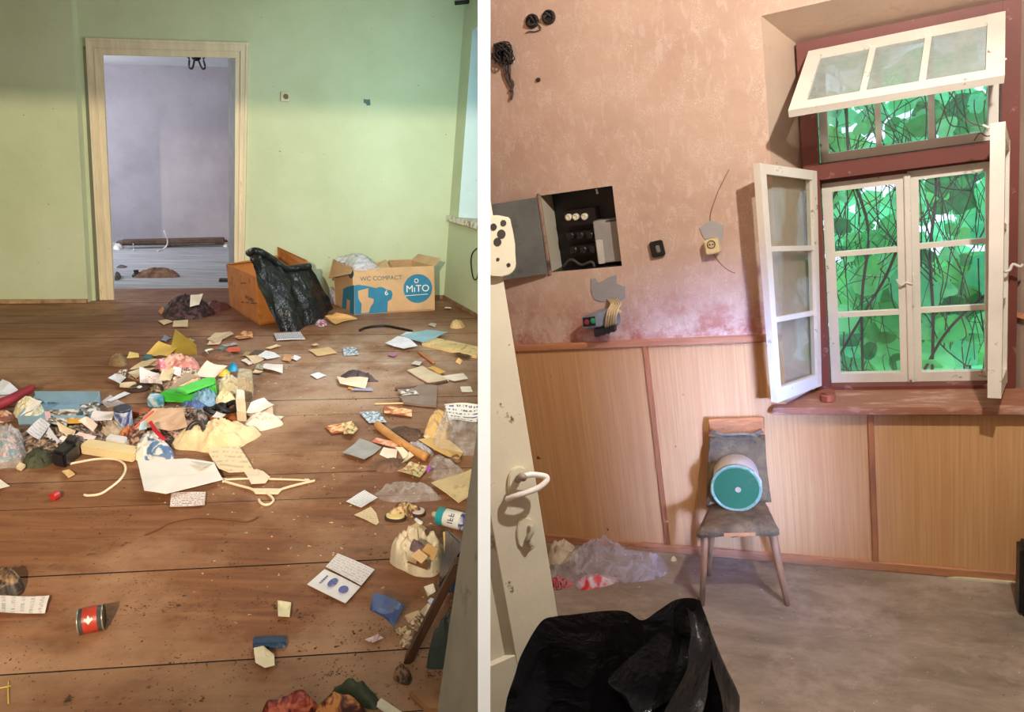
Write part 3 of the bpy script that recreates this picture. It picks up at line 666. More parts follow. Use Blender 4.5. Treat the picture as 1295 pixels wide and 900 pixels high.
bm = NB(); f4 = [pj(736,415.5,yj),pj(757,413,yj),pj(757,397,yj),pj(735,401,yj)]
b4 = [pj(758,419,DW-0.02),pj(786,408,DW-0.02),pj(784,386,DW-0.02),pj(758,391,DW-0.02)]
hexa(bm, f4+b4); put('housing', bevel(bm,0.004,2), mat((128,132,140),0.5,0.12,10,dirt=(150,136,110)), jb, 1)
bm = NB(); f = [pj(738,413,yj-0.003),pj(753,411.5,yj-0.003),pj(752,400,yj-0.003),pj(737,402,yj-0.003)]; slab(bm, f, V3((0,1,0)), 0.004); tp = put('terminal_plate', bm, M_black, jb, 1)
for px, py, col, nm in ((742,407,(150,50,70),'red terminal'),(750,405.5,(40,140,100),'green terminal')):
    bm = NB(); lathe(bm, [(0.013,0),(0.012,0.006),(0.006,0.008)], pj(px,py,yj-0.003), (0,-1,0), 14); tag(put('terminal', bm, mat(col,0.4,0.1), tp, 1), nm)
for j in range(5):
    x_ = 768+j*3.0; bm = NB(); tube(bm, smooth_path([pj(x_-2,414-j,DW-0.085),pj(x_-1,402-j*0.5,DW-0.105),pj(x_+1.5,392-j*0.6,DW-0.085),pj(x_+5,384,DW-0.05),pj(768+j*3.0,378,DW-0.006)],4), 0.005, 6)
    put('wire', bm, mat((188,168,128),0.6,0.15), jb, 1, smooth=True)
bm = NB(); tube(bm, smooth_path([pj(773,386,DW-0.05),pj(779,391,DW-0.07),pj(785,395,DW-0.05)],4), 0.013, 7, taper=0.008); put('stripped_cable', bm, mat((210,184,130),0.6,0.1), jb, 1, smooth=True)
for j in range(4):
    bm = NB(); x_ = 752+j*6.5; a_ = pj(x_,426-j*2,DW-0.085); b_ = pj(x_+5.5,416-j*1.6,DW-0.085); box(bm, (a_.x,DW-0.09,a_.z), (b_.x,DW-0.055,b_.z)); put('connector', bevel(bm,0.003,1), mat((34,34,40),0.4,0.2), jb, 1)

# ---- old white door at the left, opened into the room
ph = math.radians(50); E0 = V3((-0.905,1.8,0)); dD = V3((-math.cos(ph),-math.sin(ph),0)); nD = V3((math.sin(ph),-math.cos(ph),0))
od = empty('door_1', E0, None, None, R=1, kind='structure')
def DP(s_, z_, off=0.0): return E0+dD*s_+nD*off+V3((0,0,z_))
def dpx(px,py,off=0.0): return hitplane(px,py,E0+nD*off,nD,1)
def dbar(name, s0, s1, z0, z1, o0, o1, m=None, bev=0.002):
    bm = NB(); hexa(bm, [DP(s0,z0,o0),DP(s0,z0,o1),DP(s1,z0,o1),DP(s1,z0,o0),DP(s0,z1,o0),DP(s0,z1,o1),DP(s1,z1,o1),DP(s1,z1,o0)])
    if bev: bevel(bm, bev, 1)
    clip(bm, 1); return put(name, bm, m or M_doorw, od, 1)
dbar('stile', 0, 0.160, 0.012, 2.03, -0.042, 0)
zr_ = dpx(652,828).z; SW = 0.78
dbar('bottom_rail', 0.160, SW, 0.012, zr_, -0.042, -0.001)
dbar('middle_rail', 0.160, SW, 1.12, 1.30, -0.042, -0.001)
dbar('top_rail', 0.160, SW, 1.90, 2.03, -0.042, -0.001)
dbar('panel', 0.160, SW, zr_, 1.12, -0.032, -0.020)
dbar('panel', 0.160, SW, 1.30, 1.90, -0.032, -0.020)
bm = NB()
for (sa, sb, za, zb) in ((0.160,0.186,zr_,1.12),):
    hexa(bm, [DP(sa,za,-0.001),DP(sa,za,-0.02),DP(sb,za,-0.02),DP(sb,za,-0.019),DP(sa,zb,-0.001),DP(sa,zb,-0.02),DP(sb,zb,-0.02),DP(sb,zb,-0.019)])
put('moulding', bm, chipped((186,178,154),(120,100,76),0.6,0.7,10,name='door_moulding'), od, 1)
def plate(name, pts, th, m, parent=None, n=None):
    ring = [dpx(p,q,0.0) for p,q in pts]; bm = NB(); slab(bm, ring, nD, th); bevel(bm, min(th*0.3,0.003), 2); clip(bm,1); return put(name, bm, m, parent or od, 1)
M_plate = chipped((222,214,186),(96,80,66),0.66,0.70,12,name='painted_lock_plate')
lk = plate('rim_lock', [(606,274),(626,272),(641,275),(644,290),(647,308),(649,335),(646,342),(640,347),(630,350),(618,349),(606,345)], 0.022, M_plate)
for (px,py,rx) in ((624,287,0.010),(636.5,282,0.009),(634,296,0.013),(629,306,0.012),(629.5,328,0.005),(643,335,0.006)):
    bm = NB(); lathe(bm, [(rx,-0.002),(rx*0.95,0.0015)], dpx(px,py,0.022), nD, 12); clip(bm,1); put('screw_hole', bm, mat((52,44,40),0.7,0.3), lk, 1)
es = plate('escutcheon', [(641,612),(642,600),(646,592),(654,588),(662,590),(666,597),(665,615),(660,626),(650,630),(643,628)], 0.012, M_plate)
bm = NB(); p_ = [dpx(655,606,0.01), dpx(660,602,0.05), dpx(662,604,0.065)]; tube(bm, p_, 0.011, 10); put('handle_neck', bm, mat((150,140,124),0.5,0.2), es, 1, smooth=True)
hp_ = [dpx(641,631,0.02), dpx(652,627,0.045), dpx(668,622,0.060), dpx(682,616,0.066), dpx(691,608,0.066), dpx(691,603,0.062), dpx(684,601,0.058), dpx(671,600,0.056), dpx(660,603,0.052)]
bm = NB(); tube(bm, smooth_path(hp_,5), 0.0085, 10); put('lever_handle', bm, mat((236,233,226),0.3,0.04), od, 1, smooth=True)
ks = plate('keyhole_plate', [(653,668),(655,658),(662,653),(671,655),(678,662),(680,674),(678,686),(671,693),(662,694),(655,688),(653,678)], 0.008, M_plate)
bm = NB(); tube(bm, smooth_path([dpx(671,664,0.012),dpx(672,672,0.018),dpx(668,682,0.018),dpx(671,690,0.014)],4), 0.008, 8); put('keyhole_cover', bm, mat((176,168,146),0.5,0.15), ks, 1, smooth=True)

# ---- chair
ch = empty('dining_chair', V3((-0.55,2.97,0)), 'old wooden chair with torn grey fabric seat standing under the window', 'chair', R=1)
M_fab = mat((98,80,54),0.95,0.25,18,0.7,dirt=(66,52,36))
M_cwood = mat((136,100,66),0.6,0.2,6,stretch=(5,5,0.8))
sf = [V3((-0.70,2.818,0)),V3((-0.372,2.893,0)),V3((-0.455,3.135,0)),V3((-0.685,3.055,0))]
bm = NB()
def seat_pt(a_, b_):
    p = bil(sf,a_,b_); ed = min(a_,1-a_,b_*1.0,1-b_)
    return p+V3((0,0,0.375+0.022*min(1,ed/0.16)**0.5+0.006*noise.noise(p*22)))
t_ = grid(bm, seat_pt, 16, 14)
b_ = grid(bm, lambda a_, c: bil(sf,a_,c)+V3((0,0,0.350+0.010*noise.noise(bil(sf,a_,c)*30))), 16, 14)
for i in range(16):
    for (A,B) in ((t_[i],b_[i]),): pass
def stitch(T, Bt, nu, nv):
    loop = [(i,0) for i in range(nu)]+[(nu,j) for j in range(nv)]+[(i,nv) for i in range(nu,0,-1)]+[(0,j) for j in range(nv,0,-1)]
    for k in range(len(loop)):
        a_, c = loop[k], loop[(k+1)%len(loop)]
        bm.faces.new((T[a_[0]][a_[1]],T[c[0]][c[1]],Bt[c[0]][c[1]],Bt[a_[0]][a_[1]]))
stitch(t_, b_, 16, 14)
put('seat', bm, M_fab, ch, 1, smooth=True)
bm = NB(); A_, B_ = sf[0]*0.66+sf[1]*0.34, sf[0]*0.28+sf[1]*0.72; hexa(bm, [A_+V3((0,-0.004,0.352)),B_+V3((0,-0.004,0.352)),B_+V3((0,0.01,0.352)),A_+V3((0,0.01,0.352)),A_+V3((0,-0.003,0.368)),B_+V3((0,-0.003,0.366)),B_+V3((0,0.01,0.366)),A_+V3((0,0.01,0.368))]); tag(put('bare_edge', bm, mat((176,116,66),0.6,0.2,8), ch, 1), 'bare orange wood showing at torn front edge')
bq = [V3((-0.700,3.060,0.37)), V3((-0.430,3.145,0.37)), WR(967,549,3.205), WR(897,552,3.185)]
bnn = (bq[1]-bq[0]).cross(bq[3]-bq[0]).normalized()
def bp(a_, b_, o=0.0):
    p = bil(bq,a_,b_); wv = 0.04*math.sin(math.pi*b_)*0.8; return p+bnn*(-wv*-1*-1+o+0.004*noise.noise(p*20))
bm = NB(); t_ = grid(bm, lambda a_, b_: bp(a_,b_,0.012), 12, 16); b2 = grid(bm, lambda a_, b_: bp(a_,b_,-0.012), 12, 16); stitch(t_, b2, 12, 16)
put('backrest', bm, M_fab, ch, 1, smooth=True)
tq = [WR(896,552,3.185),WR(967,549,3.205),WR(966,527,3.21),WR(896,529.5,3.19)]
bm = NB(); hexa(bm, [p-bnn*0.008 for p in tq]+[p+bnn*0.006 for p in tq]); bevel(bm,0.003,1); tag(put('top_board', bm, mat((172,110,62),0.5,0.2,8,stretch=(1,6,6),dirt=(120,78,46)), ch, 1), 'bare orange plywood top of the backrest')
bm = NB(); tube(bm, smooth_path([WR(899,545,3.155),WR(912,551,3.145),WR(930,553,3.145),WR(948,551,3.15),WR(964,544,3.165)],5), 0.011, 8); put('fabric_roll', bm, mat((92,82,66),0.95,0.25,20,0.5), ch, 1, smooth=True)
bm = NB(); tube(bm, smooth_path([WR(903,547,3.15),WR(920,549,3.138),WR(945,548,3.14),WR(957,552,3.14)],5), 0.007, 8); put('fabric_fringe', bm, mat((120,108,86),0.95,0.25,20,0.5), ch, 1, smooth=True)
for top, foot in (((-0.670,2.85,0.36),FR(888,765)), ((-0.405,2.92,0.36),FR(996,765)), ((-0.665,3.03,0.36),FR(896,727)), ((-0.455,3.10,0.36),FR(989,722))):
    bm = NB(); f_ = V3(foot); tube(bm, [V3(top), V3(top)*0.5+f_*0.5, f_+V3((0,0,0.0))], 0.019, 10, taper=0.011); put('leg', bm, M_cwood, ch, 1, smooth=True)
# ---- paint bucket lying on the seat
bk = V3(); cD = FR(931,617.5,0.500); bk_ax = V3((-0.16,1.0,-0.06)).normalized()
pb = empty('paint_bucket', V3((cD.x,cD.y,0.395)), 'white paint bucket with green lid lying on its side on the chair', 'bucket', R=1)
r0 = 0.106
bm = NB(); lathe(bm, [(r0*0.97,0.004),(r0*0.985,0.02),(r0*0.97,0.05),(r0*0.93,0.165),(r0*0.90,0.17)], cD, bk_ax, 40); put('body', bm, chipped((222,212,202),(150,138,128),0.6,0.68,14,name='dirty_white_plastic'), pb, 1, smooth=True)
bm = NB(); lathe(bm, [(r0*0.90,0.004),(r0*0.90,-0.002),(r0*0.99,-0.004),(r0*1.03,0.002),(r0*1.03,0.012),(r0*0.985,0.014)], cD, bk_ax, 40, capa=False, capb=False); put('rim', bm, mat((120,140,118),0.45,0.15,20,dirt=(50,100,70)), pb, 1, smooth=True)
bm = NB(); lathe(bm, [(r0*0.02,0.001),(r0*0.5,0.001),(r0*0.90,0.0)], cD, bk_ax, 40, capb=False); put('lid', bm, chipped((20,84,46),(100,88,64),0.57,0.64,9,name='green_lid_paint'), pb, 1, smooth=True)
for pts in (((906,600),(900,612),(899,622),(903,628),(907,622)),((955,597),(961,605),(963,612),(961,622))):
    bm = NB(); tube(bm, smooth_path([hitplane(p,q,cD+bk_ax*0.02,V3((0,1,0)),1) for p,q in pts],4), 0.003, 6); put('wire_handle', bm, mat((200,190,176),0.4,0.1), pb, 1, smooth=True)
bm = NB(); cc = cD+bk_ax*0.0; lathe(bm, [(0.013,-0.004),(0.011,-0.006),(0.002,-0.006)], cc+V3((0.008,0,-0.004)), bk_ax, 10); put('paint_blob', bm, mat((176,140,122),0.6,0.2), pb, 1)
# ---- block on the sill, lath, black case
bm = NB(); c_ = FR(1047,506,0.797); lathe(bm, [(0.030,0),(0.033,0.004),(0.033,0.026),(0.028,0.034),(0.031,0.043)], c_, Z0, 14); tag(put('wooden_block', bm, mat((136,72,44),0.6,0.2,14,dirt=(170,120,90)), None, 1), 'small brown round wooden block on the window sill', 'block')
bm = NB(); a_, b_ = FR(1197,731.5), FR(1292,737.5); t_ = (b_-a_).normalized(); n_ = V3((-t_.y,t_.x,0)); hexa(bm, [a_+n_*0.0,b_-n_*0.012,b_+n_*0.012,a_+t_*0.03+n_*0.010]+[p+V3((0,0,0.009)) for p in (a_+t_*0.005,b_-n_*0.012,b_+n_*0.012,a_+t_*0.04+n_*0.008)]); tag(put('wood_lath', bm, mat((204,202,166),0.6,0.08), None, 1), 'pale pointed wooden lath lying along the skirting at right', 'lath')
bm = NB(); a_ = FR(1289,781); box(bm, (a_.x,a_.y,0),(a_.x+0.30,a_.y+0.10,0.30)); bevel(bm,0.014,3); tag(put('black_case', bm, mat((20,20,22),0.4,0.1), None, 1, smooth=False), 'black case with rounded corners at the right edge of the picture', 'case')
bm = NB()
for _ in range(170):
    p = FR(random.uniform(700,1295), random.uniform(712,900)); 
    if p.y > DW-0.03: continue
    s_ = random.uniform(0.001,0.0035); r_ = bmesh.ops.create_icosphere(bm, subdivisions=0+1, radius=s_, matrix=Matrix.Translation(p+V3((0,0,s_*0.4))) @ Matrix.Rotation(random.random()*6,4,'Z') @ Matrix.Diagonal((random.uniform(1,2.6),1,0.6,1)))
tag(put('floor_grit', bm, mat((140,126,112),0.8,0.5,30), None, 1), 'pale crumbs of grit scattered over the right dusty floor', 'grit', kind='stuff')
# ---- black bin bag in the foreground
rim = [(640,905,.70),(652,850,.80),(662,822,.83),(684,786,.855),(703,779,.86),(722,777,.86),(765,772,.86),(792,773,.86),(812,784,.85),(832,772,.87),(855,758,.885),(880,757,.90),(890,772,.88),(897,795,.86),(901,840,.78),(914,905,.68),(880,960,.62),(820,985,.60),(740,985,.61),(680,960,.65)]
rp = [FR(p,q,h) for p,q,h in rim]
closed = rp+[rp[0],rp[1]]
def catm(t):
    k = int(t)%len(rp); u = t-int(t); p0,p1,p2,p3 = (rp[(k+i-1)%len(rp)] for i in range(4))
    return 0.5*((2*p1)+(p2-p0)*u+(2*p0-5*p1+4*p2-p3)*u*u+(3*p1-p0-3*p2+p3)*u**3)
NR = 100; cen = sum(rp, V3())/len(rp)
M_bag = NT('black_bin_bag'); M_bag.b.inputs['Base Color'].default_value = (0.016,0.016,0.017,1); M_bag.b.inputs['Roughness'].default_value = 0.24; M_bag.b.inputs['Specular IOR Level'].default_value = 0.6
co_ = M_bag.coord(); M_bag.bump(M_bag.noise(co_, 9, 6, 0.55, 0.8), 0.7, 0.03); M_bagm = M_bag.m
bm = NB(); rings = []
for k in range(27):
    t = k/26.0; ring = []
    for i in range(NR):
        p = catm(i*len(rp)/NR*0.99999); z = p.z*(1-t)+0.0
        d_ = p-cen; d_.z = 0
        s_ = 1.0+0.10*math.sin(math.pi*min(1,t*1.4))-0.25*max(0,t-0.75)*2
        q = V3((cen.x+d_.x*s_, cen.y+d_.y*s_, z))
        w_ = noise.noise(V3((d_.x*9,d_.y*9,z*3.5)))*0.030*min(1,t*4)+ (1-abs(noise.noise(V3((d_.x*14,d_.y*14,z*6+3)))))*0.015*min(1,t*5)
        q += d_.normalized()*w_; ring.append(bm.verts.new(q))
    rings.append(ring)
for A, B in zip(rings, rings[1:]):
    for i in range(NR): bm.faces.new((A[i],A[(i+1)%NR],B[(i+1)%NR],B[i]))
bm.faces.new(rings[-1])
bb = empty('bin_bag', V3((cen.x,cen.y,0)), 'big open black plastic bin bag standing in the right foreground', 'bag', R=1)
put('bag_wall', bm, M_bagm, bb, 1, smooth=True)
def fold(pts, pts2, k=14, amp=0.008):
    bm = NB(); A = [FR(*p) for p in pts]; B = [FR(*p) for p in pts2]
    A = smooth_path(A, k); B = smooth_path(B, k); n_ = len(A)-1
    def fn(a_, b_):
        i = min(int(a_*n_+0.5), n_); p = A[i]*(1-b_)+B[i]*b_
        return p+V3((1,1,1))*amp*noise.noise(p*14)+V3((0,0,-0.03))*math.sin(math.pi*b_)
    grid(bm, fn, n_, 10); return put('fold', bm, M_bagm, bb, 1, smooth=True)
fold([(846,788,.85),(815,815,.80),(787,840,.76),(771,858,.73),(777,872,.71),(793,880,.70)], [(880,800,.78),(878,830,.74),(870,850,.70),(850,880,.64),(830,895,.62),(815,905,.62)])
fold([(880,757,.90),(893,785,.89),(900,812,.84),(899,845,.78),(890,900,.70)], [(868,768,.885),(873,800,.87),(866,850,.80),(845,890,.74),(830,920,.70)])
# ================================================================== OUTSIDE THE WINDOW
def leafmat(name, cols):
    k = NT(name); oi = k.n('ObjectInfo'); co = k.coord(); nz = k.noise(co, 2.5, 3)
    ad = k.n('Math', operation='MULTIPLY_ADD'); k.l(nz, ad.inputs[0]); ad.inputs[1].default_value = 0.5; sb = k.n('Math', operation='SUBTRACT'); k.l(oi.outputs['Random'], ad.inputs[2]); k.l(ad.outputs[0], sb.inputs[0]); sb.inputs[1].default_value = 0.25
    c = k.ramp(sb.outputs[0], [(i/(len(cols)-1), v) for i, v in enumerate(cols)])
    k.l(c, k.b.inputs['Base Color']); k.b.inputs['Roughness'].default_value = 0.5
    tr = k.n('BsdfTranslucent'); k.l(c, tr.inputs[0]); mx = k.n('MixShader'); mx.inputs[0].default_value = 0.55
    out = k.t.nodes['Material Output']; k.l(k.b.outputs[0], mx.inputs[1]); k.l(tr.outputs[0], mx.inputs[2]); k.l(mx.outputs[0], out.inputs[0]); return k.m
M_leaf = leafmat('vine_leaf', [(34,130,80),(60,180,104),(110,222,120),(140,236,170),(80,206,150)])
M_leafb = leafmat('hedge_leaf', [(40,150,110),(86,206,140),(120,232,170)])
M_stem = mat((58,44,48), 0.8, 0.25)
def leaf_mesh(lobes):
    bm = NB(); n = 14; cv = bm.verts.new((0,0,0.03)); ring = []
    for i in range(n):
        a_ = 2*math.pi*i/n; r = 0.5*(1+0.16*math.cos(lobes*a_))*(0.72+0.28*abs(math.cos(a_/2)))
        ring.append(bm.verts.new((math.cos(a_)*r, math.sin(a_)*r*0.9, 0.05*math.sin(2*a_))))
    for i in range(n): bm.faces.new((cv,ring[i],ring[(i+1)%n]))
    me = bpy.data.meshes.new('leaf'); bm.to_mesh(me); bm.free(); me.materials.append(M_leaf); return me
LM = [leaf_mesh(3), leaf_mesh(5), leaf_mesh(2)]
vr = WR(1150,480,DW+0.9); vr.z = 0.0
vine = empty('climbing_vine', vr, 'tangled green climbing vine growing against the outside of the window', 'vine', R=1)
rnd = random.Random(11)
def leaf_at(p, size, me):
    o = bpy.data.objects.new('leaf', me); C.objects.link(o); o.parent = vine
    e_ = Matrix.Rotation(rnd.uniform(-0.9,0.9),4,'X') @ Matrix.Rotation(rnd.uniform(-0.9,0.9),4,'Y')
    o.matrix_local = Matrix.Translation(p-vr) @ e_ @ Matrix.Rotation(math.pi/2,4,'X') @ Matrix.Rotation(rnd.uniform(0,6.3),4,'Z') @ Matrix.Scale(size,4)
for i in range(235):
    y = DW+rnd.uniform(0.45,1.5); big = rnd.random() < 0.25
    px, py = rnd.uniform(1035,1260), rnd.uniform(110,480)
    if big: px, py = rnd.uniform(1060,1258), rnd.uniform(330,480)
    leaf_at(WR(px,py,y), (rnd.uniform(0.15,0.24) if big else rnd.uniform(0.06,0.14))*(y/DW), rnd.choice(LM))
for i in range(180):
    y = DW+rnd.uniform(0.35,0.9); px = rnd.uniform(1035,1260); py = rnd.uniform(130,490)
    L_ = rnd.uniform(60,260); a_ = rnd.choice([rnd.gauss(math.pi/2,0.35), rnd.gauss(1.1,0.4), rnd.gauss(2.2,0.4)])
    pts = []
    for s_ in range(5):
        u = (s_/4-0.5)*L_; pts.append(WR(px+math.cos(a_)*u+rnd.uniform(-7,7), min(560,py-math.sin(a_)*u+rnd.uniform(-7,7)), y+rnd.uniform(-0.05,0.05)))
    bm = NB(); tube(bm, smooth_path(pts,4), rnd.choice([0.0014,0.0018,0.0025,0.003]), 5); put('stem', bm, M_stem, vine, 1, smooth=True)
for pts in (((1178,500),(1180,400),(1176,320),(1184,240),(1180,130)),((1092,500),(1090,380),(1098,290),(1075,210),(1070,120)),((1168,470),(1190,430),(1215,400),(1262,360)),((1050,470),(1090,400),(1120,350),(1140,300))):
    bm = NB(); tube(bm, smooth_path([WR(p,q,DW+0.45) for p,q in pts],5), 0.0065, 7); put('stem', bm, M_stem, vine, 1, smooth=True)
bm = NB()
for i in range(520):
    y = DW+rnd.uniform(1.6,2.6); p = WR(rnd.uniform(960,1330), rnd.uniform(60,540), y); s_ = rnd.uniform(0.08,0.19)
    m_ = Matrix.Translation(p) @ Matrix.Rotation(rnd.uniform(-1.2,1.2),4,'X') @ Matrix.Rotation(rnd.uniform(-1.2,1.2),4,'Y')
    c_ = [bm.verts.new(m_ @ V3((math.cos(k_*math.pi/3)*s_*0.5*(1.2 if k_%3==0 else 0.9),0,math.sin(k_*math.pi/3)*s_*0.5))) for k_ in range(6)]
    bm.faces.new(c_)
tag(put('garden_leaves', bm, M_leafb, None, 1), 'bright green mass of garden leaves beyond the vine outside the window', 'foliage', kind='stuff')

# ================================================================== LITTER BUILDERS
def floorpt(p, h=0.0):
    return F(p[0],p[1],p[2] if len(p) > 2 else h)
def printed(bg, ink, kind='text', scale=1.0, ink2=None):
    key = ('p',tuple(bg),tuple(ink),kind,scale,ink2)
    if key in _mc: return _mc[key]
    k = NT('printed_paper'); uv = k.coord((1,1,1),'UV'); co = k.coord()
    if kind == 'text':
        mp = k.n('Mapping'); k.l(uv, mp.inputs[0]); mp.inputs['Scale'].default_value = (30*scale,11*scale,1)
        w_ = k.n('TexWave', bands_direction='Y'); w_.inputs['Scale'].default_value = 3.2*scale; k.l(uv, w_.inputs['Vector'])
        n_ = k.n('TexNoise'); n_.inputs['Scale'].default_value = 1.0; n_.inputs['Detail'].default_value = 2; k.l(mp.outputs[0], n_.inputs['Vector'])
        a_ = k.ramp(w_.outputs['Fac'], BW(0.55,0.7)); b_ = k.ramp(n_.outputs['Fac'], BW(0.47,0.52)); m_ = k.mix(1.0, a_, b_, 'MULTIPLY')
        c = k.mix(m_, s2l(bg), s2l(ink))
    elif kind == 'photo':
        v = k.n('TexVoronoi'); v.inputs['Scale'].default_value = 5*scale; k.l(uv, v.inputs['Vector'])
        sp = k.n('SeparateColor'); k.l(v.outputs['Color'], sp.inputs[0]); n_ = k.noise(uv, 4*scale, 4, 0.6, 1.0)
        mm = k.n('Math', operation='MULTIPLY_ADD'); k.l(n_, mm.inputs[0]); mm.inputs[1].default_value = 0.6; md = k.n('Math', operation='MULTIPLY'); k.l(sp.outputs[0], md.inputs[0]); md.inputs[1].default_value = 0.45; k.l(md.outputs[0], mm.inputs[2])
        mid = ink2 or tuple((a_+b_)/2 for a_, b_ in zip(bg,ink)); c = k.ramp(mm.outputs[0], [(0.28,ink),(0.45,mid),(0.62,bg)])
    else:                                   # blots of colour in a pattern
        n_ = k.noise(co, 13*scale, 3, 0.5, 1.0); c = k.ramp(n_, [(0.40,bg),(0.5,ink2 or bg),(0.56,ink)])
    k.l(c, k.b.inputs['Base Color']); k.b.inputs['Roughness'].default_value = 0.55; k.bump(k.noise(co, 18, 5), 0.15, 0.004)
    _mc[key] = k.m; return k.m
def sheet(name, label, cat, pts, m, h=0.004, curl=0.010, th=0.0012, group=None, parent=None, fn=None):
    bm = NB(); L = bm.loops.layers.uv.verify(); seed = V3((pts[0][0]*0.37,pts[0][1]*0.21,0))
    P = [floorpt(p, h) for p in pts]
    def up(p): return max(0.0, curl*(0.5+1.0*noise.noise(p*7+seed)))
    if len(P) == 4:
        n = 6
        tops = [[None]*(n+1) for _ in range(n+1)]; bots = [[None]*(n+1) for _ in range(n+1)]
        for i in range(n+1):
            for j in range(n+1):
                a_, b_ = i/n, j/n; p = bil(P,a_,b_); e_ = max(abs(a_-0.5),abs(b_-0.5))*2
                z = up(p)*(0.35+0.65*e_*e_)
                tops[i][j] = bm.verts.new(p+V3((0,0,z+th))); bots[i][j] = bm.verts.new(p+V3((0,0,z)))
        for i in range(n):
            for j in range(n):
                f = bm.faces.new((tops[i][j],tops[i+1][j],tops[i+1][j+1],tops[i][j+1]))
                for lp, (a_,b_) in zip(f.loops, ((i,j),(i+1,j),(i+1,j+1),(i,j+1))): lp[L].uv = (a_/n,b_/n)
                f = bm.faces.new((bots[i][j+1],bots[i+1][j+1],bots[i+1][j],bots[i][j]))
                for lp, (a_,b_) in zip(f.loops, ((i,j+1),(i+1,j+1),(i+1,j),(i,j))): lp[L].uv = (a_/n,b_/n)
        ring = [(i,0) for i in range(n)]+[(n,j) for j in range(n)]+[(i,n) for i in range(n,0,-1)]+[(0,j) for j in range(n,0,-1)]
        for k_ in range(len(ring)):
            a_, b_ = ring[k_], ring[(k_+1)%len(ring)]
            bm.faces.new((bots[a_[0]][a_[1]],bots[b_[0]][b_[1]],tops[b_[0]][b_[1]],tops[a_[0]][a_[1]]))
    else:
        Q = []
        for i in range(len(P)):
            a_, b_ = P[i], P[(i+1)%len(P)]; Q += [a_, a_*0.5+b_*0.5]
        c_ = sum(Q, V3())/len(Q); xs = [p.x for p in Q]; ysq = [p.y for p in Q]; w_ = max(max(xs)-min(xs),1e-3); d_ = max(max(ysq)-min(ysq),1e-3)
        def uvof(p): return ((p.x-min(xs))/w_, (p.y-min(ysq))/d_)
        top = [bm.verts.new(p+V3((0,0,up(p)+th))) for p in Q]; bot = [bm.verts.new(p+V3((0,0,up(p)))) for p in Q]
        ct = bm.verts.new(c_+V3((0,0,up(c_)*0.6+th))); cb = bm.verts.new(c_+V3((0,0,up(c_)*0.6)))
        for i in range(len(Q)):
            j = (i+1)%len(Q)
            f = bm.faces.new((ct,top[i],top[j])); 
            for lp, p in zip(f.loops, (c_,Q[i],Q[j])): lp[L].uv = uvof(p)
            bm.faces.new((cb,bot[j],bot[i])); bm.faces.new((bot[i],bot[j],top[j],top[i]))
    o = put(name, bm, m, parent, 0)
    return o if parent else tag(o, label, cat, group)
def heap(name, label, cat, pts, H, m, h=0.0, freq=14.0, amp=0.35, ridged=True, prof=0.82, rings=18, n=88, smooth=True, group=None, parent=None, kind=None, lift=0.6, R=0):
    # a soft or crumpled thing filling the outline it shows; the far side of the outline is lowered to where it stands
    if not kind and freq >= 7 and not R: freq *= 1.35; amp *= 1.2
    ys_ = [p[1] for p in pts]; y0_, y1_ = min(ys_), max(ys_); out = []
    for p in pts:
        v = (y1_-p[1])/(y1_-y0_+1e-6); q = (FR if R else F)(p[0],p[1],h+H*lift*v); out.append(V3((q.x,q.y,h)))
    k_ = len(out); per = []
    for i in range(n):
        t = i*k_/n; a_ = int(t); u = t-a_; p0,p1,p2,p3 = (out[(a_+d-1)%k_] for d in range(4))
        per.append(0.5*((2*p1)+(p2-p0)*u+(2*p0-5*p1+4*p2-p3)*u*u+(3*p1-p0-3*p2+p3)*u**3))
    c_ = sum(per, V3())/n; bm = NB(); L = bm.loops.layers.uv.verify(); sd = V3((pts[0][0],pts[0][1],0))*0.13
    def fld(p):
        v = noise.fractal(p*freq+sd, 0.9, 2.1, 4)
        if ridged: v = 0.55-abs(v)*1.5
        return v
    rad = sum((q-c_).length for q in per)/n
    V = []; top = bm.verts.new(c_+V3((0,0,H*(1+amp*fld(c_)))))
    for r in range(1, rings+1):
        t = r/rings; row = []
        for q in per:
            q2 = q+(q-c_)*0.07*noise.noise(q*freq*1.3+sd)
            p = c_*(1-t)+q2*t; z = H*max(0,(1-t**2.4))**prof
            if r < rings:
                z = max(0.001, z*(1+amp*1.5*fld(p))+H*0.45*amp*fld(p*1.9)*(1-t**6))
                d_ = V3((noise.noise(p*freq+sd),noise.noise(p*freq+sd*1.7+V3((9,2,4))),0)); p = p+d_*rad*0.16*(1-t**4)
            row.append(bm.verts.new(p+V3((0,0,z if r < rings else 0.0))))
        V.append(row)
    allv = [top]+[v for row in V for v in row]; co0 = [v.co.copy() for v in allv]; lo_, hi_ = 0.12, 1.6
    for _ in range(9):                       # as tall as its outline shows it
        mid_ = (lo_+hi_)/2; m_ = min(project(V3((q.x,q.y,h+(q.z-h)*mid_)),R)[1] for q in co0)
        if m_ < y0_: hi_ = mid_
        else: lo_ = mid_
    for v, q in zip(allv, co0): v.co = V3((q.x,q.y,h+(q.z-h)*lo_))
    for i in range(n): bm.faces.new((top,V[0][i],V[0][(i+1)%n]))
    for A, B in zip(V, V[1:]):
        for i in range(n): bm.faces.new((A[i],B[i],B[(i+1)%n],A[(i+1)%n]))
    for f in bm.faces:
        for lp in f.loops: lp[L].uv = ((lp.vert.co.x-c_.x)*3, (lp.vert.co.y-c_.y)*3)
    o = put(name, bm, m, parent, R, smooth=smooth)
    return o if parent else tag(o, label, cat, group, kind)
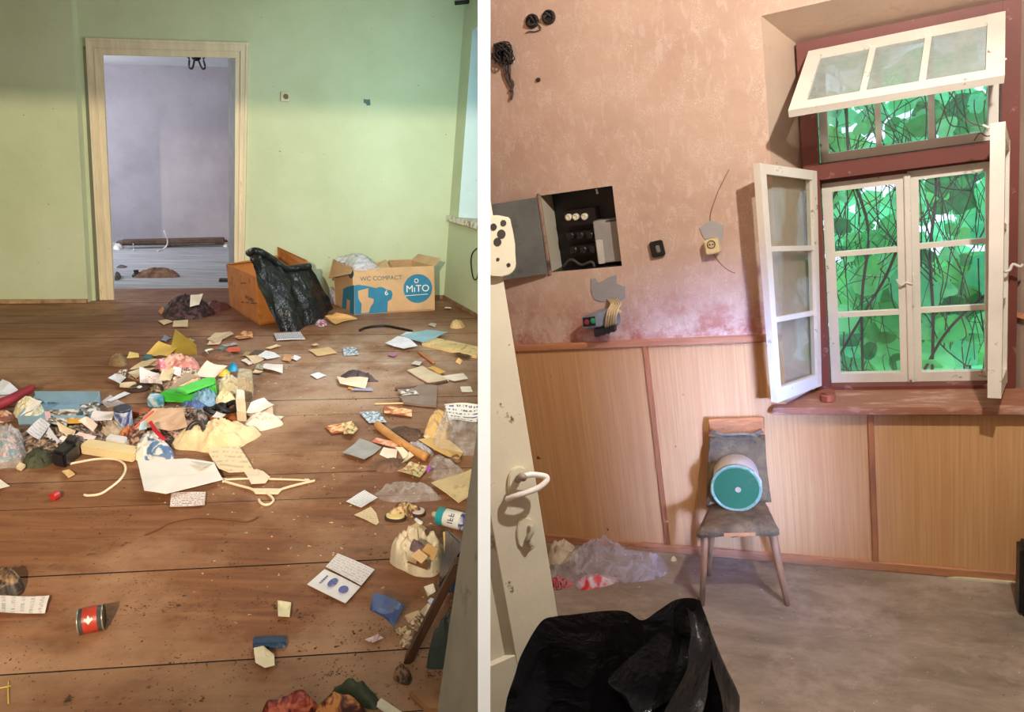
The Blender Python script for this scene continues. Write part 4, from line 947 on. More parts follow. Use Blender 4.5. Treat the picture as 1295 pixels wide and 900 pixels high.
def block(name, label, cat, foot, H, m, h=0.0, bev=0.004, parent=None, group=None, taper=1.0):
    P = [floorpt(p, h) for p in foot]; c_ = sum(P, V3())/4; bm = NB()
    hexa(bm, P+[c_+(p-c_)*taper+V3((0,0,H)) for p in P])
    if bev: bevel(bm, bev, 2)
    o = put(name, bm, m, parent, 0); return o if parent else tag(o, label, cat, group)
def cord(name, label, cat, pts, r, m, h=0.0, parent=None, group=None, n=7, taper=None):
    bm = NB(); tube(bm, smooth_path([floorpt(p, h)+V3((0,0,r)) for p in pts],5), r, n, taper=taper)
    o = put(name, bm, m, parent, 0, smooth=True); return o if parent else tag(o, label, cat, group)
def film(name, col, a_=0.45, rough=0.18):
    k = NT(name); co = k.coord(); n_ = k.noise(co, 16, 6, 0.6, 1.2)
    k.b.inputs['Base Color'].default_value = s2l(col); k.b.inputs['Roughness'].default_value = rough; k.b.inputs['Specular IOR Level'].default_value = 0.7
    mr = k.n('MapRange'); mr.inputs[1].default_value = 0.35; mr.inputs[2].default_value = 0.65; mr.inputs[3].default_value = a_*0.5; mr.inputs[4].default_value = min(1,a_*1.5); k.l(n_, mr.inputs[0]); k.l(mr.outputs[0], k.b.inputs['Alpha'])
    k.bump(n_, 0.8, 0.02); return k.m
M_film = film('clear_plastic', (236,234,236), 0.22, 0.10)
M_filmw = film('milky_plastic', (216,210,222), 0.62, 0.25)
M_pw = mat((226,214,196), 0.7, 0.05, 6, 0.1); M_pw2 = mat((232,226,222), 0.65, 0.04, 6, 0.1); M_pc = mat((222,198,160), 0.7, 0.07, 6, 0.1)
M_card = mat((190,146,96), 0.75, 0.1, 6, 0.1); M_boxb = mat((186,116,52), 0.75, 0.1, 5, 0.1, dirt=(140,84,40)); M_boxk = mat((204,164,120), 0.75, 0.06, 5, 0.08)
M_teal = mat((44,124,156), 0.7, 0.06); M_blackbag = NT('glossy_black_bag'); M_blackbag.b.inputs['Base Color'].default_value = (0.008,0.009,0.011,1); M_blackbag.b.inputs['Roughness'].default_value = 0.22
M_blackbag.bump(M_blackbag.noise(M_blackbag.coord(), 14, 5, 0.55, 0.9), 0.8, 0.03); M_blackbag = M_blackbag.m

# ================================================================== LEFT ROOM: WALL FITTINGS, FAR ROOM
e_ = empty('wall_socket', WL(361,122), 'small beige socket on the green wall right of the doorway', 'socket')
bm = NB(); P = [WL(355.5,116),WL(366.5,116),WL(366.5,128.5),WL(355.5,128.5)]; slab(bm, P, BN, 0.018); bevel(bm,0.003,1); put('plate', bm, mat((206,196,160),0.5,0.05), e_)
bm = NB(); lathe(bm, [(0.022,0.0),(0.021,0.006),(0.017,0.006),(0.016,0.002)], WL(361.5,122,0.018), BN, 16); put('recess', bm, mat((110,96,70),0.5,0.1), e_)
wb_ = bpy.data.objects['wall_back']
bm = NB(); slab(bm, [WL(p,q) for p,q in ((460,125),(464,126),(468,125.5),(468.5,133),(464,133.5),(463,131),(460,130))], BN, 0.004); put('bare_plaster', bm, mat((84,110,98),0.8,0.1), wb_)
bm = NB(); a_ = SR(598,3,0.02); rods = [WL(575,4,0.10), WL(586,3,0.10), WL(594,2,0.09)]
tube(bm, rods, 0.016, 8); o = empty('curtain_rod', rods[1], 'dark end of a curtain rod at the top of the window wall', 'curtain rod'); put('rod', bm, M_dark, o, smooth=True)
bm = NB(); tube(bm, smooth_path([rods[2], WL(597,5,0.08), WL(598,11,0.10), WL(597.5,13.5,0.10)],4), 0.018, 8, taper=0.010); put('bracket', bm, mat((54,50,46),0.6), o, smooth=True)
bm = NB(); tube(bm, smooth_path([SR(603,314,0.03),SR(597.5,320,0.03),SR(595.5,330,0.03),SR(597,345,0.03),SR(599.5,353,0.03),SR(603,352,0.03),SR(605,345,0.03)],5), 0.006, 6); tag(put('hanging_cable', bm, M_black, None, smooth=True), 'black cable hanging in a loop on the wall below the window sill', 'cable')
M_beam = mat((96,76,66), 0.8, 0.25, 6, 0.3, stretch=(0.6,6,6)); M_beam2 = mat((128,116,110), 0.8, 0.2, 6, 0.3, stretch=(0.6,6,6))
def beam(label, p0, p1, hz, th, dep, m, h=0.0):
    A_, B_ = F(*p0,h), F(*p1,h); t_ = (B_-A_).normalized(); n_ = V3((-t_.y,t_.x,0))
    bm = NB(); hexa(bm, [A_,B_,B_+n_*dep,A_+n_*dep]+[p+V3((0,0,th)) for p in (A_,B_,B_+n_*dep,A_+n_*dep)]); bevel(bm,0.012,1)
    tag(put('timber_beam', bm, m), label, 'timber', 'old timbers in the far room')
beam('front brown timber lying on the far room floor', (147,310.5), (286,309.5), 0, 0.055, 0.14, M_beam)
beam('grey board lying at the right under the far room timbers', (210,312), (288,309), 0, 0.04, 0.05, M_beam2)
beam('upper dark timber lying across the pile against the far room wall', (154,309.5), (284,306.5), 0, 0.06, 0.12, M_beam, 0.056)
cord('white_cable', 'white cable curling up in front of the far room timbers', 'cable', [(200,318),(206,316),(211,311,0.05),(212,305,0.12),(210,298,0.20),(207.5,292,0.26)], 0.008, mat((230,228,224),0.5))
cord('white_wire', 'short white wire end standing on the far room floor at left', 'wire', [(169,318,0),(169.5,314,0.03),(168.5,309,0.09)], 0.007, mat((226,224,220),0.5))
heap('crumpled_paper', 'white crumpled paper left of the timbers in the far room', 'paper', [(144,315),(150,316),(156,313),(154,308),(147,307),(143.5,310)], 0.05, M_pw2, n=24, rings=5)
heap('crumpled_paper', 'white scrap at the right end of the far room timbers', 'paper', [(282,311),(287,312.5),(290,310),(288,306),(284,307)], 0.04, M_pw2, n=24, rings=5)
heap('rubble_mound', 'brown mound of rubble on the far room floor', 'rubble', [(168,350),(190,351.5),(210,351),(228,349),(222,343),(208,338.5),(196,337.5),(184,341)], 0.10, mat((120,92,76),0.95,0.3,14,0.8), freq=9, kind='stuff')
heap('rubble_mound', 'small dark lump beside the doorway of the far room', 'rubble', [(145,354),(151,353),(153,347),(149,343),(145,345)], 0.06, mat((96,84,80),0.95,0.3,14,0.8), n=32, rings=6)
heap('floor_rag', 'flat dark rag on the far room floor above the mound', 'rag', [(147,338),(156,339),(161,336),(152,334.5)], 0.02, mat((92,84,86),0.9,0.3), n=24, rings=4)
bm = NB(); c_ = F(173,350); lathe(bm, [(0.042,0),(0.045,0.02),(0.030,0.035),(0.022,0.05),(0.026,0.07)], c_, Z0, 14); tag(put('black_pot', bm, mat((30,30,34),0.6,0.2)), 'small black pot standing left of the brown mound', 'pot')
beam_ = block('dark_strip', 'dark strip lying on the far room floor at the door leaf', 'strip', [(277,356.5),(289,356.5),(289,354),(278,354)], 0.02, M_dark, bev=0)
cl_ = hitplane(248, 72, B0-HN*1.9, HN); ch_ = empty('ceiling_lamp', V3((cl_.x,cl_.y,pc.z-0.16)), 'dark wrought metal ceiling lamp in the far room seen through the doorway', 'lamp')
dpt = cl_.y; k_ = (cl_-CAM).length/FPX
bm = NB(); tube(bm, [V3((cl_.x,cl_.y,pc.z)),V3((cl_.x,cl_.y,cl_.z-0.02))], 0.012, 8); put('rod', bm, M_dark, ch_)
bm = NB(); lathe(bm, [(0.05,0),(0.045,-0.03),(0.015,-0.05)], V3((cl_.x,cl_.y,cl_.z+0.01)), Z0, 14); put('canopy', bm, M_dark, ch_)
for s_ in (-1,1):
    bm = NB(); q = [cl_+V3((s_*0.015,0,-0.01)), cl_+V3((s_*0.05,0,-0.11)), cl_+V3((s_*0.085,0,-0.10)), cl_+V3((s_*0.075,0,-0.02)), cl_+V3((s_*0.10,0,0.01))]
    tube(bm, smooth_path(q,5), 0.010, 7); put('arm', bm, mat((70,66,64),0.5,0.2), ch_, smooth=True)

# ---- printed cardboard box
FLb, FRb, LBb = F(448,397.8), F(550,392.2), F(424,384.8)
RBb = FRb+(LBb-FLb)
fnn = (FRb-FLb).cross(Z0).normalized()
if fnn.y > 0: fnn = -fnn
def FF(px,py,off=0.0): return hitplane(px,py,FLb+fnn*off,fnn)
Hb = FF(448,340).z; Hb2 = FF(553,336).z
snn = (FLb-LBb).cross(Z0).normalized()
if snn.dot(FRb-FLb) > 0: snn = -snn
mb = empty('cardboard_box', (FLb+FRb+LBb+RBb)/4, 'open light cardboard box printed with blue toilets and a round blue logo', 'box')
def wallslab(name, a_, b_, ha, hb_, inn, m, par, th=0.007, lean=0.0):
    bm = NB(); n_ = inn.normalized()*th; o_ = -inn.normalized()*lean
    hexa(bm, [a_,b_,b_+n_,a_+n_]+[a_+V3((0,0,ha))+o_,b_+V3((0,0,hb_))+o_,b_+n_+V3((0,0,hb_))+o_,a_+n_+V3((0,0,ha))+o_]); return put(name, bm, m, par)
wallslab('side', FLb, FRb, Hb, Hb2, -fnn, M_boxk, mb); wallslab('side', LBb, FLb, Hb*1.05, Hb, -snn, M_boxk, mb); wallslab('side', LBb, RBb, Hb*0.93, Hb2*0.97, fnn, M_boxk, mb); wallslab('side', FRb, RBb, Hb2, Hb2*0.97, snn, M_boxk, mb)
bm = NB(); hexa(bm, [p+V3((0,0,0.004)) for p in (FLb,FRb,RBb,LBb)]+[p+V3((0,0,0.012)) for p in (FLb,FRb,RBb,LBb)]); put('base', bm, M_boxk, mb)
def flap(pts, m=M_boxk, th=0.005):
    bm = NB(); v_ = [V3(p) for p in pts]; n_ = (v_[1]-v_[0]).cross(v_[2]-v_[0]).normalized(); slab(bm, v_, n_, th); return put('flap', bm, m, mb)
tz = lambda p, z: V3((p.x,p.y,z))
mF = FLb*0.55+FRb*0.45; mIn = mF-fnn*0.20
flap([tz(FLb*0.72+FRb*0.28,Hb-0.01), tz(mF,Hb+0.0), tz(mIn,Hb+0.035), tz(FLb*0.72+FRb*0.28-fnn*0.22,Hb-0.02)])
flap([tz(FRb,Hb2), tz(RBb,Hb2*0.97), tz(RBb,Hb2*1.02)-snn*0.07+V3((0,0,0.03)), tz(FRb,Hb2)-snn*0.06+V3((0,0,0.06))])
flap([tz(LBb,Hb*1.05), tz(FLb,Hb), tz(FLb,Hb*0.9)+snn*0.02, tz(LBb,Hb*0.62)+snn*0.05])
flap([tz(RBb,Hb2*0.97), tz(LBb*0.3+RBb*0.7,Hb2*0.97), tz(LBb*0.3+RBb*0.7,Hb2*0.7)+fnn*0.14, tz(RBb,Hb2*0.7)+fnn*0.12], mat((176,130,92),0.75,0.08))
def zz(x,y): return (415+x/8.633, 315+y/8.633)
def decal(name, pts, m, off=0.0006, f=FF):
    bm = NB(); slab(bm, [f(p[0],p[1],off) for p in pts], fnn if f is FF else snn, 0.0006); return put(name, bm, m, mb)
sideB = decal('toilet_print', [zz(*p) for p in ((288,395),(330,388),(420,400),(520,424),(555,412),(592,414),(640,440),(690,450),(705,490),(690,545),(652,570),(645,690),(288,712))], M_teal)
decal('toilet_print', [zz(*p) for p in ((325,455),(440,425),(436,525),(500,545),(492,590),(466,622),(445,692),(360,697),(366,600),(332,540))], M_boxk, 0.0014)
cc = FF(*zz(980,430),0.0006); rr = (FF(*zz(1137,430))-FF(*zz(823,430))).length/2
fx = (FRb-FLb).normalized(); bm = NB(); slab(bm, [cc+fx*math.cos(t*math.pi/20)*rr+Z0*math.sin(t*math.pi/20)*rr for t in range(40)], fnn, 0.0006); put('round_logo', bm, M_teal, mb)
M_lw = mat((236,232,222),0.7,0.03); M_ink = mat((70,96,104),0.7,0.05)
def lettering(body, c_, size, m, x, z, par, name='lettering', sx=1.0):
    bm = text_mesh(body, size, 0.0004); bm.transform(frame_mat(c_, x, z) @ Matrix.Diagonal((sx,1,1,1))); return put(name, bm, m, par)
lettering('WC COMPACT', FF(*zz(580,318),0.0012), 0.052, M_ink, fx, Z0, mb, sx=0.98)
lettering('M\u0131TO', FF(*zz(978,432),0.0022), 0.084, M_lw, fx, Z0, mb, sx=1.0)
lettering('6', FF(*zz(636,478),0.0022), 0.062, M_lw, fx, Z0, mb)
bm = NB(); q = [FF(*zz(x,y),0.0018) for x,y in ((838,512),(1090,492),(1090,486),(838,506))]; slab(bm, q, fnn, 0.0005); put('fine_print', bm, M_lw, mb)
c_ = FF(*zz(963,345),0.0022); bm = NB(); tube(bm, [c_+fx*math.cos(t*math.pi/6)*0.016+Z0*math.sin(t*math.pi/6)*0.016 for t in range(13)], 0.004, 5, cap=False); put('ring_print', bm, M_lw, mb)
SL = lambda px,py,off=0.0: hitplane(px,py,FLb+snn*off,snn)
decal('toilet_print', [zz(*p) for p in ((165,430),(210,410),(284,392),(284,712),(235,690),(240,560),(205,540),(195,660),(150,640))], M_teal, 0.0006, SL)
decal('oval_print', [zz(250+28*math.cos(t*math.pi/8),265+55*math.sin(t*math.pi/8)) for t in range(16)], M_ink, 0.0006, SL)
def bag_at(name, label, pts3, m, amp=0.02, freq=12, parent=None):   # crumpled bag over a quad patch of points
    bm = NB(); q = [V3(p) for p in pts3]; n_ = (q[1]-q[0]).cross(q[3]-q[0]).normalized()
    if n_.z < 0: n_ = -n_
    def fn(a_, b_):
        p = bil(q,a_,b_); return p+n_*(amp*2*math.sin(math.pi*a_)*math.sin(math.pi*b_)+amp*(0.5-abs(noise.noise(p*freq))*2)*0.8)
    grid(bm, fn, 24, 18); return tag(put(name, bm, m, parent, smooth=True), label, 'bag')
bag_at('plastic_bag', 'white plastic bag spilling over the top of the printed cardboard box', [tz(FLb*0.98+FRb*0.02,Hb+0.005)+fnn*0.012, tz(FLb*0.66+FRb*0.34,Hb-0.02)+fnn*0.012, tz(LBb*0.6+RBb*0.4,Hb+0.05)+fnn*0.06, tz(LBb,Hb*1.08)+fnn*0.03], M_filmw, 0.035, 14)
heap('plastic_bag', 'small white plastic bag on the floor behind the printed box', 'bag', [(415,378),(424,385),(428,379),(425,368),(419,362),(414,368)], 0.16, M_filmw, n=40)
# ---- brown box with black bag draped over it
A_, Bc, Cc = F(291,388), F(328,411), F(399,398); Dd = A_+Cc-Bc; Dd = Dd+HN*0.07
n1 = (Bc-A_).cross(Z0).normalized(); n1 = n1 if n1.x < 0 else -n1
n2 = (Cc-Bc).cross(Z0).normalized(); n2 = n2 if n2.y < 0 else -n2
HbA = hitplane(295,338,A_,n1).z; HbC = HbA*0.98
bx = empty('cardboard_box', (A_+Bc+Cc+Dd)/4, 'worn brown cardboard box with a black bag hung over its rim', 'box')
wallslab('side', A_, Bc, HbA, HbA*1.02, -n1, M_boxb, bx); wallslab('side', Bc, Cc, HbA*1.0, HbC, -n2, M_boxb, bx); wallslab('side', Cc, Dd, HbC*0.98, HbA*1.10, n1, M_boxb, bx); wallslab('side', Dd, A_, HbA*1.10, HbA, n2, M_boxb, bx)
bm = NB(); hexa(bm, [p+V3((0,0,0.004)) for p in (A_,Bc,Cc,Dd)]+[p+V3((0,0,0.012)) for p in (A_,Bc,Cc,Dd)]); put('base', bm, M_boxb, bx)
bm = NB(); q = [tz(A_,HbA),tz(Bc,HbA),tz(Bc,HbA-0.05)+n1*0.05,tz(A_,HbA-0.07)+n1*0.06]; slab(bm, q, (q[1]-q[0]).cross(q[3]-q[0]).normalized(), 0.005); 
bm.free()
bm = NB(); q = [tz(Dd,HbA),tz(Cc*0.9+Dd*0.1,HbC),tz(Cc*0.8+Dd*0.2,HbC+0.07)-n1*0.02,tz(Dd,HbA+0.11)]; slab(bm, q, (q[1]-q[0]).cross(q[3]-q[0]).normalized(), 0.005); put('flap', bm, M_boxb, bx)
bm = NB(); q = [tz(A_,HbA),tz(Dd*0.75+A_*0.25,HbA),tz(Dd*0.75+A_*0.25,HbA+0.03)+n2*0.10,tz(A_,HbA+0.01)+n2*0.06]; slab(bm, q, (q[1]-q[0]).cross(q[3]-q[0]).normalized(), 0.005); put('flap', bm, M_boxb, bx)
x1 = (Bc-A_).normalized(); M_inkb = mat((92,58,30),0.8,0.1)
lettering('WASHMED', hitplane(315.5,378,A_+n1*0.0008,n1), 0.050, M_inkb, x1, Z0, bx, sx=0.9)
for (xa,xb,yy) in ((305,309,382.5),(311,315,383),(317,325,384),(304,311,358.5)):
    bm = NB(); P0, P1 = hitplane(xa,yy,A_+n1*0.0008,n1), hitplane(xb,yy,A_+n1*0.0008,n1); slab(bm, [P0,P1,P1+V3((0,0,0.008)),P0+V3((0,0,0.008))], n1, 0.0005); put('fine_print', bm, M_inkb, bx)
tops = [(313,319.5),(324,317),(344,328),(359,338.5),(375,338),(390,336)]; mids = [(316,340),(333,352),(352,366),(366,372),(386,370),(403,362)]; bots = [(325,361),(352,418),(368,417.5),(384,412),(402,404.5),(419,389.5)]
gp = []
for i in range(6):
    t_ = hitplane(*tops[i], Bc+n2*(0.03 if i > 0 else -0.10), n2); b_ = F(*bots[i],0.006) if i > 0 else hitplane(*bots[i], A_+n1*0.07, n1)
    m_ = (t_+b_)*0.5+n2*0.05; gp.append((t_,m_,b_))
cols_ = [smooth_path([g[k_] for g in gp],6) for k_ in range(3)]; nc = len(cols_[0])-1
bm = NB()
def drape(a_, b_):
    i = min(nc,int(a_*nc+0.5)); t_,m_,bb_ = (c[i] for c in cols_)
    p = t_*(1-b_)**2+m_*2*b_*(1-b_)+bb_*b_*b_
    f_ = abs(math.sin(a_*math.pi*3.2))*0.03*(0.3+b_)
    return p+n2*(f_+0.035*(0.4-abs(noise.noise(V3((a_*9,b_*3.5,1.7)))))+0.012*noise.noise(p*16))
grid(bm, drape, nc, 26)
o = empty('bin_bag', F(375,414), 'glossy black plastic bag hanging down the front of the brown cardboard box', 'bag'); put('bag_sheet', bm, M_blackbag, o, smooth=True)
bm = NB(); tube(bm, smooth_path([g[0]+n2*0.02 for g in gp],5), 0.028, 9); put('bag_rim', bm, M_blackbag, o, smooth=True)
# ---- heap of plastic in the right room
heap('plastic_bag', 'large milky plastic bag lying on the right floor by the panelling', 'bag', [(700,722),(722,738),(745,741),(790,735),(825,727),(846,712),(838,694),(815,690),(790,684),(757,675),(735,688),(712,706)], 0.17, film('bag_plastic',(206,196,208),0.36,0.15), R=1, freq=3.4, amp=0.5, prof=0.75, n=90, rings=20)
heap('snack_packet', 'crumpled red and white packet under the milky plastic bag', 'packet', [(728,738),(738,746),(760,741),(781,731),(775,725),(752,727),(732,728)], 0.045, printed((206,190,200),(196,40,52),'blot',1.0,(214,90,96)), R=1, n=48)
heap('red_packet', 'crumpled dark red packet beside the old white door', 'packet', [(690,741),(702,746),(716,742),(726,735),(714,728),(696,729)], 0.05, printed((150,44,56),(60,40,44),'blot',1.6,(200,120,120)), R=1, n=48)
heap('crumpled_paper', 'cream crumpled paper behind the white door in the right room', 'paper', [(692,712),(703,715),(716,708),(730,700),(727,684),(722,680),(712,690),(694,687)], 0.10, mat((196,178,150),0.8,0.15,12,0.3), R=1, n=48)
heap('crumpled_paper', 'small grey crumpled paper left of the milky plastic bag', 'paper', [(690,726),(700,730),(712,724),(710,712),(696,710)], 0.06, mat((150,140,130),0.8,0.2,12,0.3), R=1, n=40)
heap('crumpled_paper', 'tiny white scrap on the right floor near the batten', 'paper', [(848,708),(852,710),(856,707),(852,703)], 0.02, M_pw, R=1, n=20, rings=4)
# ================================================================== LITTER ON THE LEFT FLOOR
def col(c, r=0.65, v=0.06, d=None, b=0.15): return mat(c, r, v, 7, b, dirt=d)
W1 = (232,222,206); W2 = (228,226,228); CR = (226,202,164); TXT = (120,112,116)
PT = printed(W1,(186,176,174)); PTb = printed(W2,(170,172,190)); PTc = printed(CR,(190,160,130))
PH = printed((222,214,206),(48,42,42),'photo',1.0,(140,116,100)); PHb = printed((196,206,214),(70,84,104),'photo',1.6,(140,152,164)); PHg = printed((214,206,150),(70,96,70),'photo',1.4,(206,140,96))
PHo = printed((236,200,150),(170,84,50),'blot',1.2,(226,160,110)); PHn = printed((206,202,206),(96,94,104),'text',1.3)
# ---- far corner of the floor
heap('crumpled_cloth','dark burgundy crumpled cloth lying in front of the doorway','cloth',[(206,398),(214,405),(240,404),(262,398),(272,390),(262,380),(246,372),(232,371),(216,379),(206,388)],0.15,printed((92,62,66),(38,28,32),'blot',2.0,(60,44,44)),freq=9)
heap('striped_cloth','striped maroon cloth between the dark crumpled cloth and brown box','cloth',[(258,393),(272,394),(291,386),(287,379),(272,379),(260,382)],0.09,printed((104,60,66),(54,34,40),'text',2.0),freq=8)
sheet('paper_sheet','bent white paper standing on the dark burgundy cloth','paper',[(240,388,.10),(252,386,.09),(257,372,.15),(241,374,.17)],col(W1))
sheet('paper_sheet','cream paper left of two in front of the burgundy cloth','paper',[(200,406),(207,411.5),(219,407),(209,404)],col(CR))
sheet('paper_sheet','cream paper right of two in front of the burgundy cloth','paper',[(218,413.5),(237.5,414),(238,406),(220,405.5)],col(CR))
sheet('card_scrap','orange card scrap at the left end of the burgundy cloth','card',[(200,394),(204,398),(208,393),(206,388)],col((214,140,80)))
sheet('cardboard_piece','bent tan cardboard piece right of the hanging black bag','cardboard',[(411,405,0),(424,411.5,0),(452,405,0),(425,396,.07)],col((206,160,100)),curl=0.03,th=0.006)
heap('small_scraps','pink and white scraps under the hem of the black bag','scraps',[(398,408),(405,413),(414,410),(412,404),(402,403)],0.025,printed((214,200,204),(150,70,90),'blot',3,(190,160,180)),n=32,rings=6)
cord('rubber_strip','black curved rubber strip lying in front of the printed box','strip',[(455,419),(462,416),(474,414),(488,413.5),(503,416),(521,420)],0.010,M_black,n=6)
sheet('blue_sheet','pale blue sheet lying across a pale plank','sheet',[(508,426,.02),(535,434.5,.02),(566,421,.03),(540,418,.02)],col((150,192,206)),th=0.004)
sheet('white_card','small white card under the corner of the pale blue sheet','card',[(506,424),(513,427),(522,420.5),(514,420)],col(W2))
sheet('white_sheet','torn white sheet in front of the pale blue sheet','paper',[(487,436.5),(511,442),(520,440),(528,438),(519,432),(503,427)],col((232,230,238)),h=0.01,curl=0.02)
block('pale_plank','pale yellow plank with a broken end at the partition','plank',[(533,437.5),(603,454),(610,443),(551,430.5)],0.024,col((222,196,142),0.6,0.1,(150,110,70)))
sheet('bark_strip','dark crumbled strip under the pale yellow plank','debris',[(570,449),(590,455),(597,453),(585,448)],col((84,60,44)),curl=0.02)
heap('rubble_stone','cream stone lying on the floor near the right wall','stone',[(570,413.5),(577,415.5),(585,413.5),(588,408.5),(581,404),(573,403.5),(569,408)],0.075,col((206,174,124),0.8,0.1,(150,120,84)),freq=7,n=36,rings=8)
sheet('paper_scrap','white scrap on the floor near the skirting of the right wall','paper',[(562,391),(571,391.5),(570,388.5),(563,388.5)],col(W1))
sheet('paper_scrap','pale scrap between the black strip and the cream stone','paper',[(541,411),(550,414.5),(552,410),(545,408.5)],col((196,188,180)))
cord('wood_stick','short orange wooden stick in front of the torn white sheet','stick',[(530,447),(538,453),(549,461)],0.010,col((184,116,66)),n=6)
sheet('board_piece','pale grey board piece behind the slate coloured slab','board',[(515,470),(540,485),(568,483),(556,475),(534,464)],col((206,186,156)),th=0.006)
sheet('yellow_card','ochre card lying on the pale grey board piece','card',[(540,466),(556,473.5),(564,471),(548,464)],col((206,158,84)),h=0.014)
sheet('white_strip','white paper strip right of the pale grey board piece','paper',[(557,478),(575,483),(592,480),(586,473)],col((226,214,198)),h=0.008)
cord('dark_twig','long dark twig lying over the slate coloured slab','twig',[(500,494),(520,492.5),(540,489),(553,486.5),(565,484)],0.010,col((88,66,56)))
heap('dark_rag','dark grey crumpled rag behind the open cream envelope','rag',[(430,478),(438,481),(449,480),(464,483),(479,482),(469,475),(455,469),(441,467),(432,471)],0.055,col((74,62,64),0.8,0.3),freq=12)
sheet('cream_envelope','cream envelope in front of the dark grey rag','envelope',[(426,477),(430,487),(462,492),(466,483),(446,480)],col((232,206,176)),h=0.01,curl=0.02)
sheet('blue_strip','pale blue strip below the cream envelope','strip',[(444,494.5),(472,495),(470,491.5),(450,491)],col((160,166,196)),th=0.003)
sheet('orange_scrap','small orange scrap at the corner of the cream envelope','scrap',[(440,492),(446,493),(448,490),(442,489)],col((220,160,80)))
sheet('photo_print','small photo print lying on the slate coloured slab','photo',[(503,494),(509,500.5),(530,499.5),(522,492.5)],PH,h=0.018)
sheet('slate_slab','slate brown slab lying at the dusty floor patch','slab',[(505,505),(511,512),(552,516),(553,491),(531,490)],col((134,114,102),0.8,0.1),th=0.012)
sheet('beige_card','beige card left of the grey blue card','card',[(390,443),(401,450.5),(427,447),(415,439.5)],col((212,178,128)))
sheet('blue_card','grey blue card right of the beige card','card',[(433,441),(435,449.5),(454,449),(450,440)],PHb)
sheet('newspaper','folded grey newspaper in front of the black bag','newspaper',[(346.5,423.5),(350,431.5),(386,429.5),(380,421.5)],PHn,th=0.008)
sheet('paper_scrap','white torn scrap left of the dark grey rag','paper',[(393,475),(401,479.5),(413,475),(403,471)],col(W2))
sheet('purple_scrap','purple scrap on the dusty floor before the white sheet','scrap',[(490,449.5),(498,452),(503,448.5),(494,446)],col((176,110,156)))
sheet('paper_scrap','whitish scrap beside the orange stick','paper',[(520,461),(531,463),(534,458.5),(525,457)],col((206,194,184)))
sheet('paper_sheet','small pale paper near the partition right of the slab','paper',[(582,489.5),(584,496),(598,496),(595,489.5)],col(W1))
sheet('cream_scrap','curled cream scrap under the end of the pale plank','scrap',[(576,458),(582,461),(585,457),(580,453,.03)],col((230,190,130)))
cord('wood_lath','thin pale lath behind the yellow orange card','lath',[(474,512),(492,511.5),(512,511)],0.006,col((222,196,150)),n=5)
sheet('orange_card','yellow orange card in front of the thin pale lath','card',[(485.5,514),(486,524),(521,527.5),(521,519.5)],PHo,h=0.006,th=0.003)
sheet('grey_card','grey picture card left of the yellow orange card','card',[(455,523),(467,536),(489,535),(478,522.5)],PHb)
sheet('colour_book','open colourful booklet, its left white page','booklet',[(411,540),(420,549.5),(436,548),(432,537)],PHo)
sheet('colour_book','open colourful booklet, its right green page','booklet',[(432,537),(435,550),(447,553.5),(453,547),(445,536)],PHg,h=0.01,curl=0.025)
sheet('plastic_pouch','flat grey plastic pouch right of the colourful booklet','pouch',[(433,575),(461,584.5),(483,568),(455,557)],mat((176,172,170),0.3,0.1,8,0.2,alpha=0.8),curl=0.02)
sheet('pink_paper','pink and yellow paper above the curled white card','paper',[(470,560),(506,569),(500,559),(476,554)],printed((230,196,150),(206,110,96),'blot',1,(226,150,120)),h=0.01)
sheet('curled_card','curled white card below the bamboo stick','card',[(480,575),(500,585,.0),(503,571,.03),(485,566,.02)],col(W1),curl=0.02)
sheet('torn_paper','torn white paper curling beside the curled white card','paper',[(500,571,.03),(510,583,.0),(519,575,.02),(509,569,.04)],col((228,216,196)),curl=0.03)
sheet('torn_paper','torn strip of white paper below the curled white card','paper',[(508,590),(514,586),(524,581),(518,577)],col((222,206,180)),curl=0.03)
cord('bamboo_stick','thick bamboo stick lying among the papers at right','stick',[(477,542),(490,552),(505,563),(520,573),(539,583)],0.021,col((198,142,84),0.5,0.15,(150,96,56)),n=9)
heap('dirt_heap','dark heap of dirt above the bamboo stick','dirt',[(490,545),(512,556),(530,563),(540,556),(535,545),(515,540),(500,538)],0.03,col((92,70,58),0.95,0.3,(50,36,30)),freq=30,kind='stuff')
heap('dirt_heap','dark heap of dirt below the curled white card','dirt',[(470,592),(490,598),(512,592),(516,584),(500,578),(478,584)],0.015,col((110,82,66),0.95,0.3,(60,42,34)),freq=30,kind='stuff')
heap('plastic_wrap','thin white plastic wrap along the bamboo stick','wrap',[(512,560),(525,571),(540,578),(548,572),(535,563),(520,557)],0.04,M_filmw,n=40)
sheet('yellow_paper','big ochre paper under the clear plastic bag at right','paper',[(529,560),(553,572),(580,584),(586,573),(568,560),(545,556)],col((220,180,112)),h=0.01,curl=0.02)
heap('cream_cloth','cream cloth showing at the left of the clear plastic bag','cloth',[(536,550),(550,558),(566,552),(572,530),(566,517),(550,521),(541,536)],0.12,col((214,180,122),0.8,0.1,(160,120,76)),freq=9)
heap('plastic_bag','large clear plastic bag stuffed with rubbish at the partition','bag',[(548,557),(570,572),(588,576),(612,570),(614,515),(585,511),(562,515),(550,532)],0.22,M_film,freq=8,amp=0.5)
sheet('white_packet','white packet with blue stripes on top of the clear plastic bag','packet',[(568,534,.16),(603,537,.16),(606,519,.20),(562,512,.20)],printed((230,230,226),(80,96,150),'text',0.5),curl=0.03)
heap('white_pebble','smooth cream pebble in front of the cream cloth','stone',[(533,555),(539,557.5),(545,555),(543,550),(535,549)],0.03,col((226,204,164)),freq=4,n=28,rings=6)
sheet('bread_crust','small cream crust left of the cream pebble','crust',[(524,549),(530,557),(533,551),(527,546)],col((222,190,140)),th=0.012,curl=0.02)
